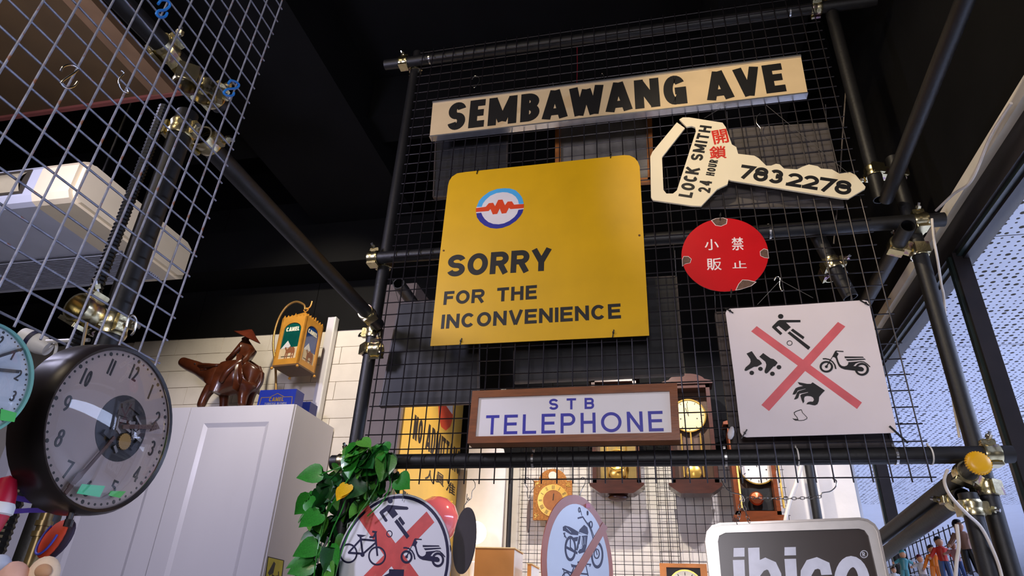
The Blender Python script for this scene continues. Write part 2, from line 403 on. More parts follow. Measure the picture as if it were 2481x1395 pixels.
# ---- corridor ceiling beyond the glass: perforated white panels, every hole cut through
PERF = mat('perforated_white_panel', (206, 210, 224), .55, 0, .04, 6)
PLEN = mat('plenum_dark', (26, 28, 40), .9, 0, .1)
cc = struct('ceiling_corridor', bb(2.1, 9, -3, 16, 3.34, 3.4), PLEN)
def perf_panel(x0, x1, y0, y1, z, pitch, nseg=6):
    V = []; Fc = []; nx = int(round((x1 - x0) / pitch)); ny = int(round((y1 - y0) / pitch)); px, py = (x1 - x0) / nx, (y1 - y0) / ny
    idx = {}
    for j in range(ny + 1):
        for i in range(nx + 1): idx[i, j] = len(V); V.append(Vector((x0 + i * px, y0 + j * py, z)))
    for j in range(ny):
        for i in range(nx):
            r = random.choice((.16, .16, .2, .2, .24, .32)) * pitch
            cx = x0 + (i + .5 + random.uniform(-.1, .1)) * px; cy = y0 + (j + .5 + random.uniform(-.1, .1)) * py
            c = [idx[i, j], idx[i + 1, j], idx[i + 1, j + 1], idx[i, j + 1]]; b = len(V)
            for k in range(8):
                a = math.radians(225 + 45 * k); V.append(Vector((cx + r * math.cos(a), cy + r * math.sin(a), z)))
            for k in range(4):
                k2 = (2 * k + 2) % 8
                Fc.append((c[k], b + 2 * k, b + 2 * k + 1)); Fc.append((c[k], b + 2 * k + 1, c[(k + 1) % 4])); Fc.append((b + 2 * k + 1, b + k2, c[(k + 1) % 4]))
    return V, [f[::-1] for f in Fc]
ZC = 3.10
for i in range(3):
    for j in range(6):
        x0 = 2.1 + i * 1.2; y0 = -.6 + j * 1.2
        mk('ceiling_panel', perf_panel(x0, x0 + 1.194, y0, y0 + 1.194, ZC, .036 if j < 3 else .045), PERF, cc)
mk('plain_panel', bb(5.7, 9, -3, 16, ZC, ZC + .02), PERF, cc)
mk('plain_panel', bb(2.1, 5.7, 6.6, 16, ZC, ZC + .02), PERF, cc)
mk('plain_panel', bb(2.1, 5.7, -3, -.61, ZC, ZC + .02), PERF, cc)
struct('wall_corridor', bb(8.9, 9, -4.5, 16, 0, 3.4), mat('corridor_wall_paint', (214, 214, 222), .5, 0, .05, 4))
struct('wall_corridor_far', bb(2.1, 9, 15.9, 16, 0, 3.4), mat('corridor_end_paint', (196, 198, 208), .5, 0, .05, 4))
struct('wall_shop_next', bb(2.02, 2.1, 2.31, 16, 0, 3.4), mat('corridor_stone', (176, 178, 186), .4, 0, .1, 6))
# ============================================================ scaffold tubes
def tube(a, b, label, group='black scaffold tubes', name='scaffold_tube', m=BLACKTUBE):
    return solid(name, pipe(a, b), m, label, 'tube', group, True)
YT = .0305
tube((-.135, YT, 2.067), (1.93, YT, 2.068), 'long black crossbar along the bottom of the sign mesh')
tube((-.112, YT, 2.877), (1.945, YT, 2.852), 'black crossbar behind the yellow and red signs at mid height')
tube((-.20, YT, 3.957), (1.95, YT, 3.925), 'black crossbar along the top of the sign mesh above the street sign')
YP = .0805
tube((-.104, YP, 0), (-.064, YP, 4.06), 'black upright at the end of the sign mesh beside the white cabinet')
tube((1.862, YP, 0), (1.864, YP, 3.16), 'black upright between the sign mesh and the window frame')
tube((-.052, -1.02, 2.585), (-.048, .047, 2.59), 'black tube running back from the galvanised mesh to the sign mesh')
tube((-.105, -1.75, 2.70), (-.1, -.96, 2.765), 'black tube crossing high behind the galvanised mesh with blue hooks')
tube((-.052, -1.1, 0), (-.048, -1.1, 2.60), 'black upright behind the galvanised mesh beside ribbed conduit')
tube((1.80, -.05, 2.79), (1.795, .75, 2.785), 'open ended black tube pointing out beside the no littering sign')
tube((1.80, -.062, 2.022), (1.795, 1.25, 1.95), 'black tube with a yellow end cap under the bottom crossbar')
tube((1.80, .09, 1.965), (1.795, 1.25, 1.885), 'open ended black tube just under the yellow capped tube')
_c = at(2373, 1302, 'y', .05)
tube((_c.x, .05, 1.965), (_c.x, .05, 0), 'black tube standing under the coupler near the hung toy figures', )
tube((1.778, .05, 2.965), (1.782, .05, 4.05), 'black tube hanging down with its open end near the key sign tip')
tube((1.8, -1.3, 3.08), (1.795, .05, 2.965), 'black overhead tube running to the front above the window head')
_a, _b = at(1991, 592, 'y', .0795), at(2061, 721, 'y', .0795)
tube(_a + (_a - _b) * .22, _b, 'short slanting black tube behind the mesh by the no littering sign')
tube((-.005, .085, 2.785), (-.005, .34, 2.78), 'short open black tube behind the mesh left of the yellow sign')
# ---- couplers
def clamp(c1, d1, c2, d2, label, up_=1, knob=None):
    c1, c2 = Vector(c1), Vector(c2); d1 = Vector(d1).normalized(); d2 = Vector(d2).normalized()
    base = (c1 + c2) / 2
    t = thing('scaffold_coupler', base, label, 'coupler', 'scaffold couplers')
    ax = (c2 - c1); ax = ax.normalized() if ax.length > 1e-4 else Vector((0, 1, 0))
    for c, d, sgn in ((c1, d1, -1), (c2, d2, 1)):
        side = d.cross(ax).normalized()
        if side.z < 0: side = -side
        n = 18; ri, ro, hl = .0246, .0285, .021
        # pressed steel band with two raised ribs
        prof = [(ri, -hl), (ro, -hl), (ro + .0022, -hl * .6), (ro, -hl * .2), (ro, hl * .2), (ro + .0022, hl * .6), (ro, hl), (ri, hl), (ri, -hl)]
        mk('band', lathe(prof, c, d, n), ZINC, t, True)
        tip = c + side * (ro + .012)
        R = Matrix((d, side, d.cross(side))).transposed()
        mk('lug', rbox(c + side * (ro + .006), (.036, .016, .020), .004, R, 'z'), ZINC, t)
        o = ax * sgn
        b0 = c + side * (ro + .007) - o * .0; b1 = b0 + (side * .5 + o * .5).normalized() * .034
        bo = mk('bolt', cyl(b0, b1, .0048, 8), STEEL, t)
        mk('nut', cyl(b0 + (b1 - b0) * .42, b0 + (b1 - b0) * .68, .0095, 6), ZINC, bo)
        mk('saddle', rbox(c + ax * (-sgn) * .0 - side * (ro + .001), (.040, .008, .046), .003, R, 'y'), ZINC, t)
    R = Matrix((d1, ax, d1.cross(ax))).transposed()
    mk('saddle', box((c1 + c2) / 2, (.036, max(.006, (c2 - c1).length - .046), .036), R), ZINC, t)
    return t
X_, Y_, Z_ = Vector((1, 0, 0)), Vector((0, 1, 0)), Vector((0, 0, 1))
clamp((-.100, YT, 2.877), X_, (-.0757, YP, 2.877), Z_, 'gold coupler where the mid crossbar meets the upright by the cabinet')
clamp((-.105, YT, 3.957), X_, (-.065, YP, 3.957), Z_, 'gold coupler at the far end of the top crossbar')
clamp((1.72, YT, 3.928), X_, (1.781, .05, 3.99), Z_, 'gold coupler at the window end of the top crossbar')
clamp((-.088, YT, 2.067), X_, (-.0836, YP, 2.067), Z_, 'gold coupler half hidden by leaves on the bottom crossbar')
clamp((1.876, YT, 2.068), X_, (1.862, YP, 2.068), Z_, 'gold coupler wrapping the window end of the bottom crossbar')
clamp((1.872, YT, 2.853), X_, (1.863, YP, 2.853), Z_, 'gold coupler wrapping the window end of the mid crossbar')
clamp((1.80, .072, 2.79), Y_, (1.862, YP, 2.765), Z_, 'gold coupler on the open ended tube beside the window upright')
clamp((1.80, .03, 2.018), Y_, (1.862, YP, 1.985), Z_, 'gold coupler just behind the yellow tube cap')
clamp((1.80, .14, 1.962), Y_, (_c.x, .05, 1.925), Z_, 'gold coupler on the lower open tube above the toy figures')
clamp((1.779, .05, 3.085), Z_, (1.863, YP, 3.085), Z_, 'gold coupler joining two uprights near the key sign tip')
clamp((-.05, -.05, 2.59), Y_, (-.0785, YP, 2.57), Z_, 'gold coupler where the long slanting-looking tube meets the cabinet side upright')
clamp((-.0825, YP, 2.50), Z_, (-.04, .045, 2.485), X_, 'gold coupler with copper bolts just above the white wall edge')
clamp((-.05, -1.02, 2.587), Y_, (-.048, -1.1, 2.55), Z_, 'gold coupler at the foot of the galvanised mesh tubes')
clamp((-.1, -1.0, 2.762), Y_, (-.05, -1.07, 2.70), Z_, 'gold coupler beside the lower blue hook')
clamp((-.103, -1.17, 2.748), Y_, (-.05, -1.13, 2.68), Z_, 'yellow tinted coupler behind the galvanised mesh')
clamp(_a + (_b - _a) * .38, _b - _a, _a + (_b - _a) * .42 + Vector((0, .05, 0)), _b - _a, 'small bright coupler on the short slanting tube')
clamp((-.005, .29, 2.78), Y_, (.03, .33, 2.79), Z_, 'bright gold coupler behind the mesh at the yellow sign edge')
clamp((-.05, -1.1, 2.06), Z_, (-.07, -1.15, 2.07), Y_, 'shiny coupler showing above the black drum clock')
# yellow end cap
YELLOW = mat('yellow_plastic_cap', (236, 176, 20), .35, 0, .05)
cap = thing('tube_cap', (1.80, -.064, 1.998), 'round yellow plastic cap on the end of a scaffold tube', 'cap')
dcap = (Vector((1.795, 1.25, 1.95)) - Vector((1.8, -.062, 2.022))).normalized()
cc_ = Vector((1.80, -.062, 2.022))
mk('cap_dome', lathe([(.0295, .002), (.0295, -.007), (.026, -.011), (.015, -.013), (.0001, -.0135)], cc_, dcap, 28), YELLOW, cap, True)
u_, v_, _ = frame(dcap)
mk('knurled_edge', join(*[box(cc_ + (u_ * math.cos(a) + v_ * math.sin(a)) * .0298 - dcap * .003, (.004, .008, .004)) for a in [2 * math.pi * k / 28 for k in range(28)]]), YELLOW, cap)
# ribbed conduit beside the left upright
P = [Vector((-.092, -1.125, .9 + .0045 * k)) for k in range(380)]
solid('ribbed_conduit', sweep(P, [.0105 + (.0022 if k % 2 else 0) for k in range(380)], 8), BLACKPL, 'black ribbed cable conduit climbing the upright behind the galvanised mesh', 'conduit', None, False)
# ============================================================ wire mesh panels
CELL = .05; CZ = .05056; Z0 = 2.0; NC, NR = 34, 39
pan = thing('wire_mesh_panel', (NC * CELL / 2, 0, Z0 - .014), 'large dark square wire mesh carrying the hung signs', 'mesh panel')
wv = mk('wire', cyl((0, 0, 0), (0, 0, NR * CZ + .028), .0022, 6), WIREBLK, None, True, origin=(0, 0, 0)).data
wh = mk('wire', cyl((0, 0, 0), (NC * CELL + .028, 0, 0), .0021, 6), WIREBLK, None, True, origin=(0, 0, 0)).data
for o in list(COL.objects):
    if o.data in (wv, wh): bpy.data.objects.remove(o)
for i in range(NC + 1): share(wv, 'wire', (i * CELL + random.uniform(-.0012, .0012), 0, Z0 - .014), pan)
for j in range(NR + 1): share(wh, 'wire', (-.014, .0036, Z0 + j * CZ + random.uniform(-.0008, .0008)), pan)
# galvanised mesh on the near left side: seen to lean very slightly
lp = thing('wire_mesh_panel', (.01, -1.35, 2.0), 'rust-spotted galvanised wire mesh carrying the big drum clock', 'mesh panel')
def LP(i, j): return Vector((.0314 - .0011 * j, -1.0073 - .00106 * j - .0495 * i, 3.0152 - .05 * j))
NI, J0, J1 = 15, -6, 21
a, b = LP(0, J0 - .25), LP(0, J1 + .25)
gv = bpy.data.objects[mk('wire', cyl((0, 0, 0), b - a, .0021, 6), WIREGAL, None, True, origin=(0, 0, 0)).name]; gvd = gv.data; bpy.data.objects.remove(gv)
gh = bpy.data.objects[mk('wire', cyl((0, 0, 0), (0, -.0495 * NI - .028, 0), .0021, 6), WIREGAL, None, True, origin=(0, 0, 0)).name]; ghd = gh.data; bpy.data.objects.remove(gh)
for i in range(NI + 1): share(gvd, 'wire', LP(i, J0 - .25) + Vector((random.uniform(-.001, .001), 0, 0)), lp)
for j in range(J0, J1 + 1): share(ghd, 'wire', LP(0, j) + Vector((-.0035, .014, 0)), lp)
# clips and ties along the crossbars
def strap(xp, yp, z, m, label, wdt=.007, r=.0262, name='pipe_clip', cat='clip'):
    P = [(0, 0)]
    c = Vector((xp, YT, z)); g = lathe([(r - .0013, -wdt / 2), (r, -wdt / 2), (r, wdt / 2), (r - .0013, wdt / 2), (r - .0013, -wdt / 2)], c, (1, 0, 0), 20)
    t = thing(name, c, label, cat, 'pipe clips' if cat == 'clip' else 'white cable ties')
    mk('band', g, m, t, True); mk('tab', box(c + Vector((0, .0, r + .004)), (wdt, .006, .009)), m, t)
    return t
for px_, lab in ((933, 'thin bright clip on the bottom crossbar near the leaves'), (1289, 'bright steel clip on the bottom crossbar under the telephone sign'), (1759, 'bright steel clip on the bottom crossbar under the no littering sign'), (2176, 'bright steel clip on the bottom crossbar near the window')):
    strap(at(px_, 1110, 'y', YT - .02).x, 0, 2.0675, STEEL, lab)
for px_, lab in ((1935, 'slanting white cable tie round the bottom crossbar'), (2262, 'white cable tie round the bottom crossbar beside the mesh edge')):
    strap(at(px_, 1110, 'y', YT - .02).x, 0, 2.0675, TIE, lab, .004, .0265, 'cable_tie', 'cable tie')
strap(at(1867, 560, 'y', YT - .02).x, 0, 2.8545, STEEL, 'bright steel clip on the mid crossbar beside the red disc')
strap(at(1916, 28, 'y', YT - .02).x, 0, 3.928, STEEL, 'bright steel clip on the top crossbar at the window end')
strap(at(1038, 140, 'y', YT - .02).x, 0, 3.9545, STEEL, 'bright steel clip on the top crossbar at its far end')
# ============================================================ signs on the mesh
ALU = mat('aluminium', (196, 198, 204), .3, .9, .08, 30)
CREAMF = mat('aged_cream_enamel', (212, 186, 142), .42, 0, .06, 9, c2=(202, 172, 126), patch=.6)
def curve_px(pl, P, n=5, closed=True): return [(p.x, p.y) for p in spline([Vector((*pl.px(*q), 0)) for q in P], n, closed)]
def plist(pl, f, P): return pl.pts(f(P))
def ties(root, pl, pts, ln=.03, ang=80):
    for (x, y) in pts:
        a, b = pl.px(x, y); dx, dy = math.cos(math.radians(ang)) * ln / 2, math.sin(math.radians(ang)) * ln / 2
        mk('cable_tie', join(stroke(pl, [(a - dx, b - dy), (a + dx, b + dy)], .0035, -.002, .0035), box(pl.w(a + dx * .2, b + dy * .2, .004), (.006, .006, .006))), BLACKPL, root)
# ---- street name sign
pl = plane_y(-.030)
c1 = [pl.px(*p) for p in ((1048.5, 250), (1940.5, 137), (1957, 226), (1041, 331.5))]
r = thing('street_sign', pl.w(*c1[3]), 'long cream street name board lettered SEMBAWANG AVE in bold black', 'sign')
mk('panel', prism(pl, [c1], -.02, 0), CREAMF, r)
def rail(a, b, off0, off1, d0, d1):
    a, b = Vector(a), Vector(b); e = (b - a).normalized(); nn = Vector((-e.y, e.x))
    return prism(pl, [[tuple(a + nn * off0), tuple(b + nn * off0), tuple(b + nn * off1), tuple(a + nn * off1)]], d0, d1)
mk('top_rail', rail(c1[0], c1[1], -.002, .006, -.024, .006), ALU, r)
mk('bottom_rail', rail(c1[3], c1[2], -.004, .002, -.026, .006), ALU, r)
D1 = (0, .0005)
g = letters('SEMBAWANG', pl, pl.px(1082, 317), pl.px(1666, 250), pl.px(1090, 250.5), .235, .13, dict(S=.62, E=.54, M=.98, B=.64, A=.76, W=1.06, N=.78, G=.7), D1)
mk('lettering', g, BLACKINK, r)
g = letters('AVE', pl, pl.px(1717, 244), pl.px(1906, 221), pl.px(1731, 174), .235, .13, dict(A=.76, V=.76, E=.6), D1)
mk('lettering', g, BLACKINK, r)
# ---- key sign
pl = plane_y(-.020); K = crop(1540, 100, 3.3217)
IVORY = mat('ivory_acrylic', (240, 226, 190), .3, 0, .04, 6, c2=(226, 208, 170), patch=.66)
outer = [(352, 628), (380, 612), (430, 612), (700, 655), (725, 690), (775, 830), (810, 850), (825, 905), (955, 920), (990, 940), (1050, 1000), (1090, 1000), (1130, 985), (1160, 990), (1195, 1024), (1300, 1030), (1340, 1010), (1395, 990), (1465, 1005), (1492, 1024), (1580, 1030), (1640, 1065), (1725, 1053), (1770, 1075), (1850, 1170), (1846, 1186), (1712, 1265), (1660, 1262), (770, 1120), (748, 1112), (740, 1150), (655, 1190), (528, 1325), (455, 1322), (140, 1277), (124, 1255), (118, 930), (135, 890), (332, 652)]
inner = [(396, 698), (212, 932), (224, 1195), (248, 1225), (300, 1225), (332, 1200), (486, 722), (480, 692), (450, 681), (410, 688)]
r = thing('key_sign', pl.w(*pl.px(1730, 495)), 'white key shaped locksmith board with red Chinese characters and a phone number', 'sign')
mk('board', prism(pl, [pl.pts(K(outer + inner))], -.008, 0), IVORY, r)
q = lambda x, y: pl.px(*K([(x, y)])[0])
mk('lettering', letters('LOCK', pl, q(452, 1262), q(520, 1020), q(345, 1240), .22, .16, dict(L=.6, O=.8, C=.7, K=.8), D1), BLACKINK, r)
mk('lettering', letters('SMITH', pl, q(535, 965), q(614, 686), q(440, 945), .22, .16, dict(S=.68, M=.85, T=.62, H=.7), D1), BLACKINK, r)
mk('lettering', letters('24', pl, q(598, 1222), q(616, 1128), q(500, 1208), .2, .2, {'2': .6, '4': .6}, D1), BLACKINK, r)
mk('lettering', letters('HOUR', pl, q(632, 1085), q(664, 958), q(562, 1085), .2, .2, None, D1), BLACKINK, r)
REDI = mat('red_ink', (205, 40, 22), .5, 0, .15, 40)
def cjk(ch, pl, cx, cy, w, h, m, root, tilt=0, bold=.014, d=.0006):
    a = math.radians(tilt); ex = Vector((math.cos(a), math.sin(a))); ey = Vector((-math.sin(a), math.cos(a))); c = Vector(pl.px(cx, cy))
    # metres per pixel on this plane
    s = (Vector(pl.px(cx + 1, cy)) - c).length; t = (Vector(pl.px(cx, cy - 1)) - c).length
    c0 = c - ex * w * s / 2 - ey * h * t / 2
    return mk('character', fonttext(ch, pl, c0, c0 + ex * w * s, c0 + ey * h * t, (0, d), bold), m, root)
cjk('開', pl, 1745, 331, 37, 34, REDI, r, 4, .02); cjk('鎖', pl, 1739.5, 369, 42, 31, REDI, r, -4, .02)
NUM = {'7': .6, '8': .64, '3': .62, '2': .62}
mk('lettering', letters('783', pl, q(826, 1098), q(1172, 1152), q(815, 985), .225, .02, NUM, D1), BLACKINK, r)
mk('lettering', letters('2278', pl, q(1206, 1160), q(1728, 1240), q(1218, 1052), .225, .02, NUM, D1), BLACKINK, r)
HANG = mat('hanging_wire', (150, 146, 140), .35, .8, .1)
for (a, b) in (((1706, 287), (1752, 252)), ((2055, 420), (1857, 247))):
    mk('hanging_wire', sweep([pl.w(*pl.px(*a), .001), pl.w(*pl.px(*b), -.016)], .0009, 5), HANG, r)
# ---- yellow apology sign (the cartoon figure is left out)
pl = plane_y(-.012); K = crop(1030, 370, 2.8474); q = lambda x, y: pl.px(*K([(x, y)])[0])
YSIGN = mat('yellow_enamel', (220, 168, 6), .38, 0, .06, 7, .03, 300, c2=(208, 156, 8), patch=.68)
out = [(36, 1332), (95, 760), (158, 225), (166, 195), (185, 165), (220, 142), (275, 133), (800, 78), (1370, 16), (1410, 18), (1445, 35), (1468, 62), (1480, 95), (1513, 680), (1546, 1260)]
r = thing('apology_sign', pl.w(*q(800, 1300)), 'large yellow sign with rounded top corners lettered SORRY FOR THE INCONVENIENCE', 'sign')
mk('plate', prism(pl, [plist(pl, K, out)], -.0025, 0), YSIGN, r)
mk('lettering', letters('SORRY', pl, q(147, 857), q(866, 812), q(180, 706),   .23, .1, dict(S=.74, O=.84, R=.74, Y=.76), D1), BLACKINK, r)
mk('lettering', letters('FOR', pl, q(125, 1050), q(406, 1032), q(137, 957), .215, .12, dict(F=.6, O=.8, R=.74), D1), BLACKINK, r)
mk('lettering', letters('THE', pl, q(494, 1028), q(770, 1008), q(494, 933), .215, .14, dict(T=.74, H=.76, E=.68), D1), BLACKINK, r)
mk('lettering', letters('INCONVENIENCE', pl, q(108, 1215), q(1352, 1142), q(118, 1117), .215, .12, dict(I=.17, N=.74, C=.76, O=.8, V=.76, E=.66), D1), BLACKINK, r)
LOGO = crop(1130, 440, 10.731); ql = lambda l: pl.pts(LOGO(l))
# round emblem fitted to the ellipse seen on the plate
top_o = [(265, 660), (330, 500), (430, 385), (600, 262), (800, 190), (980, 172), (1130, 178), (1280, 225), (1380, 320), (1440, 400), (1470, 480), (1490, 575)]
top_i = [(1365, 585), (1340, 480), (1280, 390), (1190, 325), (1060, 280), (940, 275), (780, 298), (620, 370), (500, 475), (430, 570), (398, 655)]
bot_o = [(256, 820), (275, 930), (350, 1040), (470, 1140), (620, 1205), (780, 1222), (930, 1205), (1120, 1135), (1290, 1020), (1400, 900), (1460, 800), (1482, 715)]
bot_i = [(1352, 735), (1320, 830), (1250, 920), (1120, 1020), (980, 1085), (840, 1110), (700, 1100), (570, 1050), (480, 975), (420, 890), (388, 808)]
em = thing('emblem', (0, 0, 0), None, None); em.parent = r; em.location = (0, 0, 0)
bpy.data.objects.remove(em)
EMW = mat('white_enamel', (226, 218, 214), .4, 0, .04); EMB = mat('light_blue_enamel', (72, 170, 220), .4, 0, .05); EMD = mat('deep_blue_enamel', (30, 38, 140), .4, 0, .05); EMO = mat('orange_red_enamel', (220, 62, 14), .4, 0, .05)
whole = top_o + [(1492, 700)] + bot_o[::-1] + [(250, 700)]
mk('emblem_ground', prism(pl, [ql(whole)], 0, .0003), EMW, r)
mk('emblem_ring', prism(pl, [ql(top_o + top_i)], .0003, .0006), EMB, r)
mk('emblem_ring', prism(pl, [ql(bot_o + bot_i)], .0003, .0006), EMD, r)
zig = [(248, 690), (505, 655), (585, 562), (695, 550), (745, 640), (830, 475), (940, 468), (1003, 618), (1075, 520), (1185, 515), (1240, 600), (1497, 582), (1490, 690), (1145, 715), (1108, 682), (1035, 820), (918, 832), (868, 700), (800, 840), (686, 852), (625, 712), (578, 765), (248, 792)]
mk('emblem_zigzag', prism(pl, [ql(zig)], .0006, .0009), EMO, r)
ties(r, pl, K([(362, 128), (1282, 18), (247, 1305), (1298, 1248)]), .028)
for p in K([(128, 675), (1478, 570)]): mk('screw', disc3(pl, pl.px(*p), .004, 0, .0015, 10), mat('brown_screw', (92, 62, 30), .5, .4), r)
# ---- red enamel disc
pl = plane_y(-.012); K = crop(1620, 500, 2.2871); q = lambda x, y: pl.px(*K([(x, y)])[0])
REDE = mat('red_enamel', (196, 16, 26), .3, 0, .08, 8); RUST = mat('rusted_chip', (92, 66, 52), .7, 0, .35, 60, .4, 200); CHIPW = mat('enamel_edge_white', (220, 200, 196), .5)
rim = curve_px(pl, K([(312 + 241 * math.cos(a) + 2 * math.sin(a), 268 - 203 * math.sin(a)) for a in [2 * math.pi * k / 12 for k in range(12)]]), 5)
r = thing('round_sign', pl.w(*q(312, 471)), 'chipped red enamel disc with four white Chinese characters', 'sign')
mk('disc', prism(pl, [rim], -.003, 0), REDE, r)
for P in ([(240, 78), (262, 68), (300, 64), (322, 72), (318, 96), (290, 108), (262, 104)], [(76, 296), (84, 278), (108, 278), (124, 292), (118, 312), (90, 318), (78, 330)], [(508, 250), (528, 236), (548, 242), (553, 285), (530, 282), (510, 272)], [(390, 430), (410, 408), (440, 410), (480, 420), (455, 440), (400, 458), (375, 462)]):
    ps = [Vector(p) for p in pl.pts(K(P))]; c = sum(ps, Vector((0, 0))) / len(ps)
    mk('chip_edge', prism(pl, [[tuple(c + (p - c) * 1.12) for p in ps]], 0, .0003), CHIPW, r)
    mk('chip', prism(pl, [[tuple(p) for p in ps]], .0003, .0005), RUST, r)
WCH = mat('white_brush_paint', (236, 224, 222), .5)
for ch, x, y, w_, h_ in (('禁', 382, 207, 66, 72), ('止', 392, 322, 78, 40), ('小', 238, 212, 78, 60), ('販', 252, 320, 82, 68)):
    p = K([(x, y)])[0]; cjk(ch, pl, p[0], p[1], w_ / 2.287, h_ / 2.287, WCH, r, -3, .010)
ties(r, pl, [(1745, 525), (1771, 711)], .03)
# ---- white pictogram sign
pl = plane_y(-.020); K = crop(1620, 500, 2.2871); q = lambda x, y: pl.px(*K([(x, y)])[0])
WSIGN = mat('off_white_enamel', (226, 214, 212), .4, 0, .04, 5, c2=(206, 188, 170), patch=.72)
r = thing('pictogram_sign', pl.w(*q(800, 1270)), 'square white enamel sign with a red cross over scooter, football, skates and litter', 'sign')
mk('plate', prism(pl, [plist(pl, K, [(316, 590), (322, 574), (340, 566), (700, 545), (1082, 519), (1102, 524), (1112, 542), (1190, 900), (1262, 1232), (1258, 1248), (1244, 1254), (800, 1268), (432, 1278), (410, 1272), (398, 1252), (360, 920)])], -.003, 0), WSIGN, r)
REDF = mat('faded_red_print', (212, 96, 100), .5, 0, .14, 14)
b1 = [(457, 692), (488, 663), (1071, 1086), (1044, 1122)]; b2 = [(938, 640), (979, 665), (556, 1133), (514, 1100)]
mk('cross_bar', prism(pl, [plist(pl, K, b1)], 0, .0003), REDF, r); mk('cross_bar', prism(pl, [plist(pl, K, b2)], 0, .0004), REDF, r)
ties(r, pl, K([(335, 578), (1085, 535)]), .03, -40); ties(r, pl, K([(418, 1262)]), .034, 55); 
a, b = q(1222, 1218), q(1325, 1312); mk('cable_tie', stroke(pl, [a, b], .005, 0, .004), BLACKPL, r)
for (a, b) in (((1890, 680), (1835, 738)), ((1890, 680), (1970, 722))): mk('hanging_wire', sweep([pl.w(*pl.px(*a), .004), pl.w(*pl.px(*b), .001)], .0009, 5), HANG, r)
def draw(root, pl, f, m, polys=(), lines=(), rings=(), discs=(), d=(.0005, .0008), name='pictogram'):
    gs = []; st = lambda: (d[0], d[1] + .00006 * len(gs))
    for P in polys: gs.append(prism(pl, [pl.pts(f(P))], *st()))
    for P, wd in lines:
        Q = pl.pts(f(P)); s = (Vector(pl.px(*f([(P[0][0] + 10, P[0][1])])[0])) - Vector(Q[0])).length / 10
        gs.append(stroke(pl, Q, wd * s, *st()))
    for (cx, cy), rx, ry, wd in rings:
        Q = pl.pts(f([(cx + rx * math.cos(t), cy + ry * math.sin(t)) for t in [2 * math.pi * k / 36 for k in range(36)]])); s = (Vector(pl.px(*f([(cx + 10, cy)])[0])) - Vector(pl.px(*f([(cx, cy)])[0]))).length / 10
        gs.append(stroke(pl, Q, wd * s, *st(), True))
    for (cx, cy), rx, ry in discs: gs.append(prism(pl, [pl.pts(f([(cx + rx * math.cos(t), cy + ry * math.sin(t)) for t in [2 * math.pi * k / 20 for k in range(20)]]))], *st()))
    return mk(name, join(*gs), m, root)
Kb = crop(1780, 740, 7.342)
draw(r, pl, Kb, BLACKINK, polys=[
    [(800, 258), (1168, 258), (1170, 298), (912, 302), (998, 385), (908, 464), (782, 362), (738, 390), (848, 494), (812, 526), (664, 392), (668, 372), (764, 275)],
    [(1034, 412), (1240, 560), (1215, 602), (996, 444)], [(978, 460), (1345, 740), (1308, 790), (940, 492)]],
    rings=[((976, 668), 45, 40, 11)], discs=[((818, 194), 48, 42)], name='football_pictogram')
for sk in (dict(polys=[[(210, 856), (304, 812), (402, 952), (440, 970), (475, 1015), (484, 1040), (396, 1088), (345, 1090), (210, 1162), (180, 1162), (174, 1140), (195, 1100), (265, 1040), (284, 1000), (278, 955)]], discs=[((303, 1198), 41, 38), ((458, 1127), 41, 36)]),
    dict(polys=[[(438, 912), (506, 846), (640, 942), (690, 952), (745, 995), (764, 1020), (720, 1078), (690, 1085), (585, 1200), (556, 1212), (532, 1190), (530, 1160), (556, 1090), (562, 1050), (545, 1000)]], discs=[((787, 1097), 42, 38), ((670, 1214), 42, 38)])):
    draw(r, pl, Kb, BLACKINK, name='skate_pictogram', **sk)
Ks = crop(1960, 830, 13.953)
SCOOT = dict(polys=[[(880, 290), (920, 265), (950, 268), (935, 325), (1003, 372), (948, 470), (1000, 640), (1045, 730), (1110, 785), (1190, 802), (1270, 780), (1320, 730), (1330, 660), (1600, 640), (1780, 622), (1700, 660), (1580, 705), (1500, 790), (1530, 790), (1620, 800), (1620, 960), (1530, 945), (1200, 905), (1080, 860), (1010, 800), (960, 700), (900, 530), (850, 485), (800, 490), (742, 580), (620, 800), (580, 780), (700, 600), (780, 480)],
    [(1200, 465), (1820, 475), (1860, 510), (1210, 525)], [(1240, 560), (1880, 540), (1920, 572), (1300, 618)],
    [(1600, 800), (1780, 820), (1840, 860), (1858, 905), (1835, 955), (1780, 972), (1600, 955)]],
    lines=[([(930, 285), (1165, 300)], 36), ([(465, 548), (560, 545), (680, 570), (800, 650), (870, 750), (905, 890)], 48), ([(1700, 640), (1850, 650), (1960, 720), (2060, 820)], 34)],
    rings=[((585, 815), 192, 165, 72), ((1785, 900), 200, 185, 76)], discs=[((585, 812), 50, 46)])
draw(r, pl, Ks, BLACKINK, name='scooter_pictogram', **SCOOT)
Kh = crop(1890, 910, 10.731)
draw(r, pl, Kh, BLACKINK, polys=[[(455, 165), (560, 185), (700, 212), (800, 212), (845, 172), (1165, 385), (1090, 460), (1015, 550), (1005, 660), (970, 740), (910, 772), (860, 768), (760, 745), (682, 742), (720, 690), (780, 672), (850, 675), (880, 630), (860, 570), (800, 535), (700, 525), (640, 545), (622, 600), (630, 670), (598, 722), (560, 640), (524, 515), (560, 480), (726, 440), (724, 425), (500, 470), (490, 520), (470, 580), (420, 612), (360, 620), (400, 540), (440, 440), (480, 400), (664, 345), (660, 335), (460, 385), (425, 450), (390, 485), (320, 492), (350, 420), (400, 330), (470, 295), (600, 268), (500, 235)]], name='hand_pictogram')
